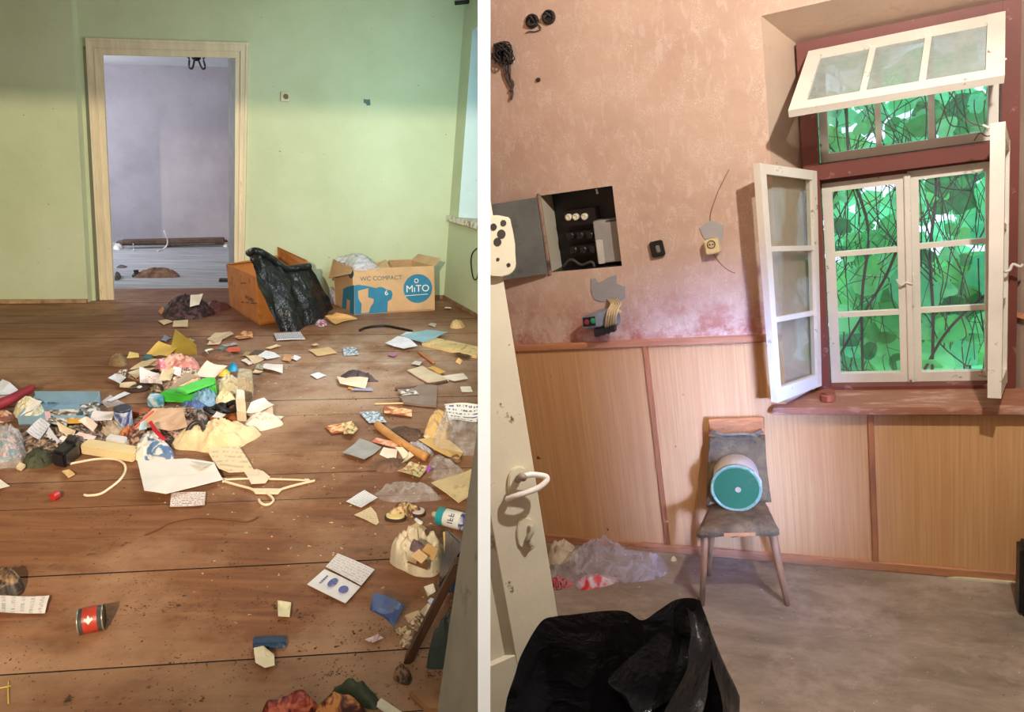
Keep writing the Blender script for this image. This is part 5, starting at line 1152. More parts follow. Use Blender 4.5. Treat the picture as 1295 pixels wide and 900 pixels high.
heap('plastic_wrap','clear crumpled plastic wrap before the ochre paper','wrap',[(540,588),(546,602),(560,609),(580,601),(590,594),(575,584),(556,574),(545,574)],0.08,M_film,freq=10)
heap('dark_pouch','brown dark pouch on the ochre paper','pouch',[(568,580),(576,585),(584,581),(582,575),(572,574)],0.04,col((120,92,66),0.7,0.2),n=32,rings=6)
sheet('floral_card','green picture card left of the clear plastic wrap','card',[(503,598),(531,606),(542,592),(519,585)],PHg,h=0.006,curl=0.02)
sheet('purple_flower','bright purple paper flower at the clear plastic wrap','flower',[(538,596),(541,599),(546,594),(542,590)],col((190,80,196)),h=0.03)
sheet('cream_board','big cream board lying at the foot of the grey door','board',[(546,614),(580,636),(600,626),(600,594),(575,603)],col((230,206,160),0.6,0.05,(170,140,96)),h=0.004,th=0.006,curl=0.015)
heap('plastic_bag','flat clear plastic bag with folds above the sandals','bag',[(472,622),(496,635),(541,634),(559,628),(537,615),(512,608),(490,615)],0.05,M_film,freq=8)
sheet('paper_sheet','white square paper left of the flat clear bag','paper',[(438,635),(457,642.5),(478,632),(461,622)],PTb)
sheet('torn_paper','torn cream paper below the white square paper','paper',[(448,651),(476,664),(479.5,660.5),(476,650),(469,642)],PTc)
heap('crumpled_cloth','brown crumpled cloth on the cream sandals','cloth',[(488,652),(500,656),(516,652),(532,646),(535,637),(516,634),(498,635)],0.07,printed((206,176,128),(92,66,46),'blot',2.5,(150,116,82)),freq=12)
for nm, lab, c_, rx, ry, px, py in (('sandal','cream sole with a dark rim in front of the brown cloth',(236,216,150),27,9.5,501,656),('sandal','pinkish round sole right of the brown cloth',(220,198,190),20,9,529,650)):
    e_ = empty(nm, F(px,py), lab, 'sandal'); 
    for nn, k_, hh, mm in (('sole',1.0,0.0,col((60,46,38))),('insole',0.86,0.012,col(c_))):
        bm = NB(); slab(bm, [F(px+rx*k_*0.5*math.cos(t*math.pi/10)*(1.08 if math.cos(t*math.pi/10)<0 else 0.95), py+ry*k_*0.5*math.sin(t*math.pi/10), 0.0)+V3((0,0,hh)) for t in range(20)], V3((0,0,1)), 0.012 if nn=='sole' else 0.006); put(nn, bm, mm, e_)
cord('cigarette_end','small white rolled paper below the pinkish sole','paper',[(526,659),(530,662),(534,664)],0.008,col(W2),n=6)
sc_ = empty('spray_can', F(570,655), 'white spray can with teal cap lying near the grey door', 'can')
ax0, ax1 = F(556,652,.034), F(592,661,.034); ax_ = (ax1-ax0).normalized()
bm = NB(); lathe(bm, [(0.030,0),(0.034,0.006),(0.034,0.135),(0.028,0.15)], ax0, ax_, 22); put('body', bm, col((230,228,222),0.4), sc_, smooth=True)
bm = NB(); lathe(bm, [(0.0346,0.098),(0.0346,0.128)], ax0, ax_, 22, capa=False, capb=False); put('band', bm, printed((206,206,216),(66,64,120),'blot',2.5,(120,120,170)), sc_, smooth=True)
bm = NB(); lathe(bm, [(0.0345,0.0),(0.0345,0.03)], ax0-ax_*0.002, ax_, 22, capa=False, capb=False); put('band', bm, col((40,150,160),0.4), sc_, smooth=True)
bm = NB(); lathe(bm, [(0.010,-0.03),(0.014,-0.01),(0.026,0.0)], ax0, ax_, 16); put('nozzle', bm, col((230,214,176),0.4), sc_, smooth=True)
vx = ax_.cross(V3((0,0,1))).normalized(); vn = (CAM-ax0).normalized(); vn = (vn-ax_*vn.dot(ax_)).normalized()
bm = text_mesh('IFF', 0.034, 0.0004); bm.transform(frame_mat(ax0+ax_*0.062+vn*0.0347, (ax_.cross(vn))*-1, ax_) ); put('lettering', bm, col((50,54,90)), sc_)
heap('rubbish_bag','torn beige plastic bag full of card scraps','bag',[(492,690),(499,703),(512,713),(526,727),(546,730),(556,716),(563,690),(560,671),(546,673),(530,665),(510,664),(497,673)],0.17,mat((206,190,162),0.4,0.12,9,0.3,dirt=(150,120,86)),freq=9,amp=0.7,prof=0.5)
for k_, (pts, c_) in enumerate(((((520,706,.14),(533,716,.13),(541,706,.16),(530,697,.17)),(226,190,140)),(((532,702,.15),(548,712,.12),(554,697,.16),(541,692,.18)),(214,170,110)),(((515,714,.05),(541,724,.04),(540,716,.08),(520,709,.08)),(150,106,70)),(((514,708,.10),(526,713,.09),(528,708,.12),(518,704,.12)),(222,196,150)))):
    sheet('card_piece', ('cream card piece sticking out of the torn beige bag','tan card piece at the right of the torn beige bag','brown card flap at the bottom of the torn beige bag','narrow cream strip across the torn beige bag')[k_], 'card', pts, col(c_), curl=0.02, th=0.002)
heap('purple_cloth','dark purple cloth in the mouth of the torn beige bag','cloth',[(520,694),(530,699),(539,696),(538,686),(526,681),(518,685)],0.05,col((110,86,92),0.8,0.2),h=0.12,n=32,rings=6)
sheet('cream_paper','cream paper behind the torn beige bag by the can','paper',[(516,668),(534,674),(540,668),(528,660)],col((222,190,140)),curl=0.02)
fo = empty('rubbish_sack', F(566,740), 'dark blue plastic sack standing behind the grey door edge', 'bag')
bm = NB(); hexa(bm, [F(553,745),F(569,752),F(612,722),F(575,700),hitplane(562,668,F(553,745),V3((0,1,0))),hitplane(567,667,F(560,748),V3((0,1,0))),F(602,700,.36),F(588,692,.36)]); bevel(bm,0.01,2)
for v in bm.verts: v.co += V3((1,1,0.5))*0.006*noise.noise(v.co*20)
put('sack', bm, mat((44,66,92),0.22,0.25,12,0.7), fo)
bm = NB(); tube(bm, [hitplane(562.5,672,F(553,745),V3((0,1,0))), F(567,735,.08)], 0.006, 6); put('edge', bm, col((226,196,130)), fo)
# ---- furniture leg and sack behind the grey door
bm = NB(); q0 = F(516,834); q1 = hitplane(581,708,q0+V3((0,0.05,0)),V3((0,1,0))); sd = V3((1,0.2,0)).normalized()*0.015; dd = V3((0,1,0))*0.022
hexa(bm, [q0-sd*0.8-dd,q0+sd*0.8-dd,q0+sd*0.8+dd,q0-sd*0.8+dd,q1-sd*0.85-dd,q1+sd*0.85-dd,q1+sd*0.85+dd,q1-sd*0.85+dd]); bevel(bm,0.004,2)
tag(put('chair_leg', bm, mat((70,42,26),0.5,0.2,5,0.1,stretch=(6,6,0.8))), 'dark brown slanted wooden leg in front of the grey door', 'leg')
heap('rubbish_sack','dark green grey sack behind the slanted brown leg','bag',[(540,838),(555,846),(575,842),(590,800),(582,770),(566,775),(552,800)],0.22,mat((52,60,56),0.5,0.2,9,0.3),freq=7,n=48)
heap('brown_rag','dark brown crumpled rag at the foot of the slanted leg','rag',[(497,852),(505,863),(517,866),(521,853),(514,843),(503,838)],0.045,printed((150,110,80),(56,40,30),'blot',3,(92,66,48)),freq=18)
block('floor_plank','bare brown plank end lying at the foot of the grey door','plank',[(516,880),(540,905),(560,905),(548,876)],0.02,col((146,100,62),0.6,0.15))
for k_, pts in enumerate((((536,752),(541,760),(551,756),(548,749)),((541,766,.03),(546,772,.02),(550,764,.03),(545,762,.04)),((531,783),(540,790),(548,772),(541,766)),((512,783),(519,793),(533,786),(530,776)),((519,798),(527,804),(534,796),(525,790)),((506,808),(516,815),(524,808),(513,801)),((513,822),(522,816),(524,808),(516,812)),((500,806),(507,810),(512,803),(505,800)))):
    sheet('paper_scrap', ('white folded scrap at the top of the scraps by the leg','bluish scrap high beside the slanted brown leg','long cream scrap leaning along the slanted brown leg','tan scrap in the middle beside the blue packet','small white scrap between tan scrap and brown leg','cream scrap lowest but one beside the brown leg','narrow cream scrap touching the slanted brown leg','left beige scrap under the blue packet')[k_], 'paper', pts, col(((232,222,208),(206,212,222),(228,212,184),(206,176,140),(232,222,204),(226,206,170),(230,214,186),(212,190,156))[k_]), curl=0.03)
heap('paper_heap','heap of tiny paper shreds between blue packet and brown leg','shreds',[(505,812),(518,820),(530,805),(540,785),(534,778),(520,785)],0.03,printed((214,192,160),(120,90,66),'blot',4,(170,140,110)),freq=26,kind='stuff')
# ---- booklet, packet, tins and scraps in the foreground
bk_ = empty('booklet', F(430,740), 'open white booklet lying on the brown boards with a blue emblem', 'booklet')
sheet('page','',None,[(412,717.5),(457,741.5),(474,721),(427,700)],printed((232,224,224),(200,190,196),'text',0.7),h=0.010,curl=0.006,parent=bk_)
pg = sheet('page','',None,[(388.5,739.5),(437,763.5),(456,742.5),(410.5,720)],col((232,228,232)),h=0.006,curl=0.004,parent=bk_)
PB = [F(388.5,739.5,.0135),F(437,763.5,.0135),F(456,742.5,.0135),F(410.5,720,.0135)]
def ell(ca, cb, ra, rb_, m, nm):
    bm = NB(); slab(bm, [bil(PB,ca+ra*math.cos(t*math.pi/10),cb+rb_*math.sin(t*math.pi/10)) for t in range(20)], V3((0,0,1)), 0.0006); put(nm, bm, m, bk_)
M_blue = mat((96,104,164),0.7,0.1,40,dirt=(214,214,226))
ell(0.40,0.62,0.085,0.26,M_blue,'round_emblem'); ell(0.72,0.55,0.10,0.20,M_blue,'round_emblem')
for b_ in (0.80,0.70,0.60,0.50,0.40):
    bm = NB(); a0 = 0.10+0.03*(0.8-b_)/0.1*0; slab(bm, [bil(PB,0.16+0.0,b_),bil(PB,0.20,b_),bil(PB,0.20,b_-0.07),bil(PB,0.16,b_-0.07)], V3((0,0,1)), 0.0006); put('print_line', bm, M_blue, bk_)
sheet('blue_packet','flattened blue and grey packet on the floor beside the paper shreds','packet',[(468,781),(498,805,.0),(513,777,.02),(473,769,.04)],printed((84,104,150),(74,74,76),'blot',0.45,(66,84,128)),curl=0.05,th=0.002)
sheet('torn_label','torn pinkish label between blue packet and green cloth','label',[(459,809),(471,815),(485,812),(478,805),(468,808)],printed((222,200,200),(120,70,70),'blot',1.5,(200,170,170)),curl=0.03)
sheet('paper_scrap','cream paper scrap alone on the boards above the blue box','paper',[(352,782.5),(366.5,783.5),(368.5,765),(351.5,764)],col((228,216,180)),curl=0.02)
block('blue_box','flat dark blue box lying on the boards','box',[(320,822),(362.5,820.5),(361.5,811),(321,812)],0.022,mat((42,66,96),0.4,0.15,12,0.1,dirt=(120,140,160)))
sheet('torn_paper','cream torn paper tucked under the flat blue box','paper',[(321,821),(323,838),(335,845.5),(347.5,842.5),(347,829),(333,819)],col((226,214,184)),h=0.006,curl=0.02)
sheet('torn_flap','folded flap standing on the cream torn paper by the blue box','paper',[(333,820,.02),(336,832,.01),(346,830,.01),(340,824,.03)],col((206,194,160)),curl=0.01)
tn = empty('tin_can', F(115,792), 'small tin can with a red label lying on the brown boards', 'can')
c0, c1 = F(100,786,.037), F(131,780,.037); ca_ = (c1-c0).normalized(); Lc = (c1-c0).length
bm = NB(); lathe(bm, [(0.034,0),(0.037,0.004),(0.037,Lc-0.004),(0.034,Lc)], c0, ca_, 24); put('body', bm, mat((84,84,80),0.35,0.15,8,metal=0.5), tn, smooth=True)
bm = NB(); lathe(bm, [(0.0374,Lc*0.20),(0.0374,Lc*0.80)], c0, ca_, 24, capa=False, capb=False); put('label', bm, mat((170,52,36),0.45,0.15,14,dirt=(120,36,28)), tn, smooth=True)
for h_ in (0.0,1.0):
    bm = NB(); lathe(bm, [(0.0365,-0.002),(0.0385,0.0),(0.0365,0.002)], c0+ca_*Lc*h_, ca_, 24, capa=False, capb=False); put('rim', bm, mat((170,164,150),0.3,0.1,metal=0.6), tn, smooth=True)
vn = (CAM-c0).normalized(); vn = (vn-ca_*vn.dot(ca_)).normalized(); vy = vn.cross(ca_)
bm = NB(); o_ = c0+ca_*Lc*0.47+vn*0.0385; slab(bm, [o_+ca_*x*0.011+vy*y*0.011 for x,y in ((0,-1.2),(0.5,-0.5),(1.1,-0.1),(0.9,0.5),(0.4,0.3),(0,1.2),(-0.4,0.3),(-0.9,0.5),(-1.1,-0.1),(-0.5,-0.5))], vn, 0.0006); put('emblem', bm, col((230,216,200)), tn)
sheet('paper_sheet','white lined paper at the left edge below the brown rag','paper',[(-14,754),(-12,777),(57,775.5),(63,755)],printed((226,216,206),(186,176,170),'text',0.6),curl=0.012)
heap('brown_rag','dark brown crumpled leather at the left edge','rag',[(-12,752),(10,755),(24,750),(30,738),(26,724),(10,716),(-12,716)],0.08,printed((136,104,72),(44,32,26),'blot',2.2,(82,60,44)),freq=10)
cord('dry_twig','long thin dry twig lying across the boards','twig',[(183,677),(200,670),(218,660.5),(250,655),(290,657.5),(313,660),(326,655)],0.0035,col((110,72,46)),n=5)
cord('straw','straw stem lying at the left edge','straw',[(-2,871),(14,868)],0.0022,col((214,180,90)),n=5)
cord('straw','upright straw stem at the lower left','straw',[(11,862),(10.5,874),(11,890)],0.0022,col((206,170,84)),n=5)
bm = NB(); lathe(bm, [(0.016,0),(0.017,0.002),(0.017,0.024),(0.014,0.028)], F(66,628.5,.016), (F(75,624)-F(66,628.5)).normalized(), 14); tag(put('bottle_cap', bm, col((176,44,40),0.4)), 'small red and white bottle cap on the boards at left', 'cap')
heap('red_bag','shiny red patterned bag at the bottom edge','bag',[(330,905),(372,915),(402,905),(404,884),(392,874),(370,871),(348,874),(336,884)],0.10,printed((196,110,84),(74,18,18),'blot',2.2,(140,44,36)),freq=5,amp=0.5)
heap('gold_bag','shiny gold and brown bag at the bottom edge','bag',[(388,908),(420,915),(462,908),(462,886),(440,876),(412,874),(396,884)],0.09,printed((196,130,70),(58,22,16),'blot',2.0,(120,60,36)),freq=5,amp=0.5)
heap('green_cloth','dark green cloth lying over the gold bag','cloth',[(421,866),(440,880),(462,894),(478,897),(478,876),(464,864),(442,857),(424,860)],0.06,col((62,68,52),0.8,0.15,(40,44,34)),freq=7,h=0.0)
sheet('white_card','white card under the dark green cloth','card',[(474,893),(500,912),(518,908),(482,884)],col((214,202,180)))
# ---- hanger, big sheet and cards
hg = empty('coat_hanger', F(340,615), 'cream plastic coat hanger lying on the boards', 'hanger')
M_hg = mat((236,214,180),0.35,0.03)
for nm, pts, r_ in (('bar',[(284,607.5),(310,606.3),(340,606.7),(370,607.5),(388,608.5)],0.0045),('arm',[(283,609.5),(300,614.5),(318,619.5),(326,625)],0.0055),('arm',[(350,625),(355,620.5),(375,614.5),(398.5,609)],0.0055),('hook',[(338,625),(343,629),(346,634),(342,638.5),(335,639.5),(329.5,636.5),(327.5,633)],0.0055)):
    cord(nm,'',None,pts,r_,M_hg,parent=hg,h=0.003)
for nm, pts in (('shoulder',[(318,619),(323,625),(352,625.5),(358,619.5),(340,619.5)]),('end_piece',[(281,606),(281,611),(287,609.5),(287,606)]),('end_piece',[(385,606.5),(386,611.5),(394,610),(391,607)])):
    bm = NB(); slab(bm, [F(*p,0.004) for p in pts], V3((0,0,1)), 0.008); bevel(bm,0.002,1); put(nm, bm, M_hg, hg)
sheet('large_sheet','large white sheet of stiff paper in the middle of the floor','paper',[(174,584),(183,624),(210,626),(282,607),(271,588),(236,582)],col((232,222,212),0.6,0.03),h=0.025,curl=0.012,th=0.002)
sheet('grey_flap','folded grey corner on the large white sheet','paper',[(241,583,.045),(257,591.5,.045),(269,586.5,.045)],col((200,192,178)),curl=0.0)
sheet('printed_card','small white card with grey print below the large sheet','card',[(215,641.5),(259,640),(260.5,623.5),(217,624.5)],printed((232,214,204),(110,96,110),'text',0.8))
sheet('cream_card','stiff cream card between the large sheet and the fluffy wadding','card',[(262,571.5),(277,596),(290,600),(321,594),(302,566)],printed((232,206,166),(206,180,146),'text',0.6),h=0.01,curl=0.02,th=0.002)
sheet('torn_paper','torn white paper under the bar of the coat hanger','paper',[(309,600),(318,614),(336,612),(342,606),(325,597)],col((228,206,180)),curl=0.03)
cord('white_cable','white cable curling on the boards below the cream box','cable',[(88,588),(103,585),(125,581.5),(146,582),(157,588),(158.5,597),(152,608),(140,618),(127,626),(112,628),(107,627)],0.0055,mat((228,208,176),0.5))
sheet('orange_chip','orange wood chip below the black plug','chip',[(79,598),(87,606.5),(95,602.5),(88,596)],col((226,186,124)),th=0.006)
sheet('cream_chip','small cream chip left of the orange wood chip','chip',[(21,594),(27,597),(33,592),(26,588)],col((230,206,160)),th=0.01)
sheet('paper_sheet','white paper corner at the left edge below the clear bag','paper',[(-12,606),(-12,622),(13,616.5),(2,609)],col(W1))
# ---- the main pile, near side
heap('wadding','cream fluffy wadding spread along the front of the pile','wadding',[(216,556),(222,565),(245,569),(264,572),(290,569),(305,561),(320,547),(326,536),(302,531),(288,527),(275,533),(262,545),(240,549),(226,547)],0.11,mat((226,202,158),0.95,0.08,12,0.6,dirt=(206,170,120)),freq=8,amp=0.4)
heap('white_cloth','white cloth at the right end of the fluffy wadding','cloth',[(306,548),(322,545),(340,541),(358,533),(352,524),(338,520),(320,524),(308,534)],0.05,col((230,212,190),0.8),freq=9)
heap('white_packet','white plastic packet with blue print in front of the pile','packet',[(171,580),(188,583.5),(219,580.5),(215,561),(206,548),(186,545),(173,556)],0.09,printed((226,218,206),(84,116,156),'blot',1.3,(206,202,204)),freq=9)
sheet('red_ribbon','bright red ribbon across the kraft paper','ribbon',[(188,536,.10),(194,546,.09),(205,557,.08),(211,556,.08),(200,545,.10),(192,534,.11)],col((206,44,66),0.4),curl=0.01)
sheet('blue_scrap','pale blue scrap left of the red ribbon','scrap',[(176,546,.08),(186,544,.09),(184,532,.11),(178,536,.10)],col((180,206,214)))
sheet('kraft_paper','pinkish kraft wrapping paper with a red edge in the pile','paper',[(170,543,.04),(215,553,.03),(238,548,.05),(232,524,.07),(194,520,.08)],printed((222,184,152),(206,164,130),'blot',0.7,(214,174,142)),curl=0.04)
cord('red_edge','thin red cord along the edge of the kraft paper','cord',[(170,542,.05),(182,531,.07),(194,521,.09)],0.005,col((206,84,70)))
block('cream_box','long cream plastic box in front of the pile','box',[(102,574),(169,585.5),(177,575),(114,565)],0.045,mat((232,206,156),0.5,0.03),bev=0.006)
block('white_box','small white box behind the long cream box','box',[(134,561),(158,567),(162,559),(140,555)],0.03,col((228,220,214),0.5))
block('black_plug','black power adapter in front of the long cream box','adapter',[(66,590),(84,593.5),(102,578),(85,573)],0.075,mat((30,28,32),0.4,0.1),bev=0.012)
block('black_plug','second black power adapter behind the first one','adapter',[(82,579),(98,582),(104,572),(90,568)],0.085,mat((36,34,38),0.4,0.1),bev=0.012)
heap('grey_plush','grey brown furry tuft beside the patterned tin','tuft',[(118,546),(130,553),(150,550),(156,538),(148,528),(130,526),(120,534)],0.09,mat((156,138,116),0.95,0.25,20,0.8,dirt=(110,90,72)),freq=18)
pt_ = empty('patterned_tin', F(157,541), 'small blue patterned tin standing in the pile', 'tin')
bm = NB(); lathe(bm, [(0.038,0),(0.040,0.004),(0.040,0.105),(0.038,0.11)], F(157,541), V3((0.1,-0.1,1)), 20); put('body', bm, printed((206,208,220),(70,80,130),'blot',1.2,(140,150,186)), pt_, smooth=True)
bm = NB(); lathe(bm, [(0.041,0.103),(0.041,0.112),(0.030,0.113)], F(157,541), V3((0.1,-0.1,1)), 20); put('lid', bm, col((60,60,72),0.4), pt_, smooth=True)
heap('brown_scraps','rust brown scraps at the foot of the patterned tin','scraps',[(150,548),(162,556),(176,553),(175,541),(164,537)],0.06,printed((196,120,70),(92,52,34),'blot',2,(150,84,50)),freq=16)
# tray with photos
tr_ = empty('blue_tray', F(75,520), 'shallow blue grey tray holding old photos at the left', 'tray')
T0 = [F(24,538),F(108,537),F(128,511),F(46,511)]
bm = NB(); hexa(bm, [p for p in T0]+[p+V3((0,0,0.008)) for p in T0]); M_tray = col((134,166,186),0.5); put('base', bm, M_tray, tr_)
for i in range(4):
    a_, b_ = T0[i], T0[(i+1)%4]; cc_ = sum(T0,V3())/4; bm = NB(); ia, ib = a_+(cc_-a_)*0.03, b_+(cc_-b_)*0.03; hh = 0.05 if i != 2 else 0.075
    hexa(bm, [a_,b_,ib,ia]+[p+V3((0,0,hh)) for p in (a_,b_,ib,ia)]); put('side', bm, M_tray if i != 2 else col((120,150,170),0.5), tr_)
sheet('photo_print','large black and white photo lying in the blue tray','photo',[(60,533,.03),(92,534,.03),(103,517,.04),(56,520,.04)],PH)
sheet('photo_print','right black and white photo lying in the blue tray','photo',[(107,526,.04),(127,521,.05),(125,508,.05),(100,512,.05)],printed((226,222,220),(40,36,38),'photo',0.8,(120,112,110)))
sheet('photo_print','pink edged picture at the left of the tray photos','photo',[(59,533,.05),(66,533,.05),(63,521,.06),(56,521,.06)],col((226,180,180)))
sheet('orange_strip','bright orange yellow strip across the tray','strip',[(84,537,.05),(108,536,.05),(107,529,.05),(86,530,.05)],col((232,164,54)))
sheet('newsprint','dark newsprint hanging over the front of the tray','newspaper',[(60,536,.06),(84,541,.05),(86,532,.06),(62,529,.06)],PH)
heap('green_packet','bright green packet below the orange strip','packet',[(89,545),(98,548),(107,544),(104,538),(93,538)],0.04,col((140,170,50),0.4,0.15),h=0.02,n=32,rings=6)
sheet('white_page','folded white page standing in front of the tray','paper',[(38,556,.02),(65,569,.0),(76,559,.06),(57,533,.10)],col((226,228,238)),curl=0.02)
sheet('white_page','second white page tucked behind the folded white page','paper',[(34,549,.05),(50,560,.04),(64,540,.09),(52,532,.10)],printed((220,222,232),(180,186,206),'text',0.6),curl=0.02)
for k_, (pts, m_) in enumerate(((((76,548,.05),(92,556,.04),(96,546,.06),(72,538,.07)),PTc),(((90,556,.03),(112,562,.02),(122,552,.04),(100,546,.06)),col((226,204,204))),(((72,566,.02),(88,570,.02),(100,560,.04),(80,556,.05)),col((228,214,206))),(((100,540,.07),(118,549,.06),(124,541,.07),(110,533,.08)),col((230,206,190))),(((112,534,.07),(142,535,.06),(146,522,.07),(118,519,.08)),col((234,218,214))),(((64,574,.0),(78,578,.0),(86,570,.02),(70,565,.03)),col((214,170,130))))):
    sheet('paper_sheet',('printed pink paper right of the folded white page','lilac white paper above the long cream box','pale crumpled paper in front of the folded white page','cream pink paper below the tray corner','wide white paper between tray and patterned tin','tan scrap beside the black power adapter')[k_],'paper',pts,m_,curl=0.03)
heap('dark_plant','dark tangle of dried plants at the left of the pile','plant',[(28,588),(45,593),(62,586),(70,572),(58,565),(38,566)],0.06,col((60,62,44),0.95,0.4,(30,28,22)),freq=30,kind='stuff')
heap('black_object','black rounded object left of the folded white page','object',[(30,562),(36,565),(42,558),(38,549),(31,549)],0.05,col((34,32,34)),n=32,rings=6,freq=5)
heap('plastic_bag','clear plastic bag with coloured rubbish at the left edge','bag',[(-14,590),(10,592),(28,588),(33,565),(30,545),(18,535),(-14,534)],0.16,M_film,freq=9)
heap('teal_packet','teal and pink packets inside the clear bag at left','packet',[(-12,580),(8,583),(20,572),(24,552),(10,544),(-12,545)],0.10,printed((206,180,160),(60,130,140),'blot',2,(214,150,140)),freq=12)
heap('frilly_cloth','cream frilly cloth left of the blue tray','cloth',[(16,522),(28,530),(45,528),(55,518),(50,505),(34,500),(22,506)],0.08,mat((222,208,172),0.9,0.12,14,0.5,dirt=(190,164,112)),freq=16)
sheet('white_cloth','white cloth sheet over the frilly cloth','cloth',[(26,531,.05),(42,526,.07),(54,512,.10),(40,510,.10)],col((236,230,220)),curl=0.04)
cord('red_umbrella','dark red folded cloth roll at the left edge','roll',[(-10,522,.02),(10,514,.03),(25,506,.03),(38,499,.03),(41,496,.02)],0.030,col((130,28,42),0.6,0.15),n=9,taper=0.018)
sheet('white_page','white page at the left edge behind the red roll','paper',[(-12,497),(-12,509),(8,503),(23,494),(4,484)],col((230,226,228)),curl=0.04,h=0.03)
sheet('white_page','lower white page between red roll and left edge','paper',[(-12,508),(4,511),(20,503),(8,497)],col((222,214,214)),curl=0.03,h=0.02)
heap('brown_scraps','pinkish brown scraps below the red roll at left','scraps',[(-10,534),(8,534),(18,526),(12,518),(-10,521)],0.05,printed((206,160,130),(110,66,50),'blot',2.4,(170,120,96)),freq=16,n=40)
block('brown_block','orange brown wooden block behind the kraft paper','block',[(166,527),(186,531),(192,523),(174,519)],0.03,col((170,92,52),0.5,0.12))
sheet('clear_sheet','clear plastic sheet right of the blue tray','sheet',[(128,512,.01),(136,519,.0),(158,510,.0),(140,502,.02)],M_film,curl=0.02)
sheet('white_strip','white paper strip over the clear plastic sheet','paper',[(134,507,.02),(140,508,.02),(165,499.5,.01),(158,496.5,.01)],col(W2),curl=0.01)
# ---- the main pile, middle
gb = empty('green_box', F(237,505), 'bright green plastic case lying open in the pile', 'case')
M_gr = mat((70,186,56),0.35,0.06); M_gr2 = mat((92,206,84),0.35,0.05)
block('body','',None,[(203,506),(230,510),(274,500),(246,496)],0.05,M_gr,h=0.02,bev=0.008,parent=gb)
bm = NB(); P = [F(222,494,.085),F(236,499,.08),F(272,486,.09),F(264,479,.10)]; hexa(bm, P+[p+V3((0,0,0.014)) for p in P]); bevel(bm,0.004,2); put('lid', bm, M_gr2, gb)
bm = NB(); P = [F(263,500,.02),F(274,499,.02),F(274,493,.03),F(266,492,.03)]; hexa(bm, P+[p+V3((0,0,0.075)) for p in P]); bevel(bm,0.004,2); put('end_wall', bm, M_gr2, gb)
heap('lobe','',None,[(202,503),(212,508),(228,506),(233,498),(224,491),(208,493)],0.055,M_gr,h=0.02,freq=3,amp=0.1,parent=gb)
sheet('orange_strip','orange and white strip lying on the green case','strip',[(226,489,.10),(232,488,.10),(252,479,.11),(247,478,.11)],printed((232,170,80),(206,90,50),'blot',1,(236,214,170)))
sheet('grey_card','long grey card leaning behind the green case','card',[(207,499,.04),(212,502,.04),(250,477,.10),(236,473,.11)],col((170,150,126)),curl=0.01,th=0.003)
heap('blue_bag','pale blue plastic bag in front of the green case','bag',[(240,508),(252,515),(268,512),(276,500),(272,490),(262,486),(252,494)],0.12,film('blue_plastic',(140,180,214),0.7,0.3),freq=10)
heap('blue_bag','darker blue plastic bag below the pale blue one','bag',[(226,515),(240,522),(256,519),(262,510),(246,505),(230,508)],0.06,film('blue_plastic_2',(96,120,176),0.75,0.3),freq=12)
block('blue_carton','small blue and white carton left of the green case','carton',[(187,514),(206,517),(210,509),(192,507)],0.05,printed((214,220,224),(60,140,170),'blot',0.6,(120,176,196)))
sheet('yellow_plastic','translucent yellow plastic sheet standing at the back of the pile','sheet',[(214,450,.0),(250,455,.0),(249,440,.12),(222,420,.16)],mat((206,186,90),0.3,0.08,6,0.2,alpha=0.9),curl=0.04,th=0.002)
sheet('yellow_envelope','bright yellow envelope left of the yellow plastic sheet','envelope',[(184,450,.0),(212,453,.02),(225,442,.05),(201,433,.06)],col((236,198,104)),curl=0.02)
sheet('yellow_scrap','small yellow scrap behind the brown shoe','scrap',[(160,453),(176,452.5),(175.5,448),(164,446)],col((240,212,130)))
heap('brown_shoe','worn brown shoe at the back left of the pile','shoe',[(136,461),(146,463.5),(158,462),(162,453),(156,446),(146,449),(139,455)],0.07,mat((124,98,66),0.8,0.2,12,0.4,dirt=(80,60,42)),freq=7,n=40)
heap('pink_bag','pink translucent plastic bag in the middle of the pile','bag',[(196,464),(212,470),(232,472),(250,466),(250,452),(232,446),(212,448),(200,454)],0.10,printed((228,184,160),(206,130,124),'blot',1.2,(224,170,150)),freq=11)
heap('pink_bag','bright pink packet at the left end of the pink bag','packet',[(196,462),(204,468),(212,464),(208,454),(198,453)],0.06,printed((236,190,196),(220,120,140),'blot',2,(228,150,160)),h=0.02,n=36)
block('teal_box','small dark teal box behind the pink packet','box',[(182,459),(192,460.5),(194,454.5),(184,453.5)],0.035,col((64,110,112),0.5,0.1))
heap('yellow_paper','pale yellow crumpled tissue before the pink bag','tissue',[(208,476),(220,480),(228,473),(222,465),(212,466)],0.06,col((240,220,150),0.8),freq=14,n=40)
bm = NB(); rl = empty('film_reel', F(177,492), 'dark brown reel lying left of the green case', 'reel')
lathe(bm, [(0.055,0),(0.058,0.003),(0.058,0.012),(0.014,0.014)], F(177,492,.004), V3((0,-0.15,1)), 24, capb=False); put('disc', bm, col((62,40,36),0.35,0.15), rl)
bm = NB(); lathe(bm, [(0.014,0.012),(0.013,0.017),(0.004,0.017)], F(177,492,.004), V3((0,-0.15,1)), 14); put('hub', bm, col((230,226,220)), rl)
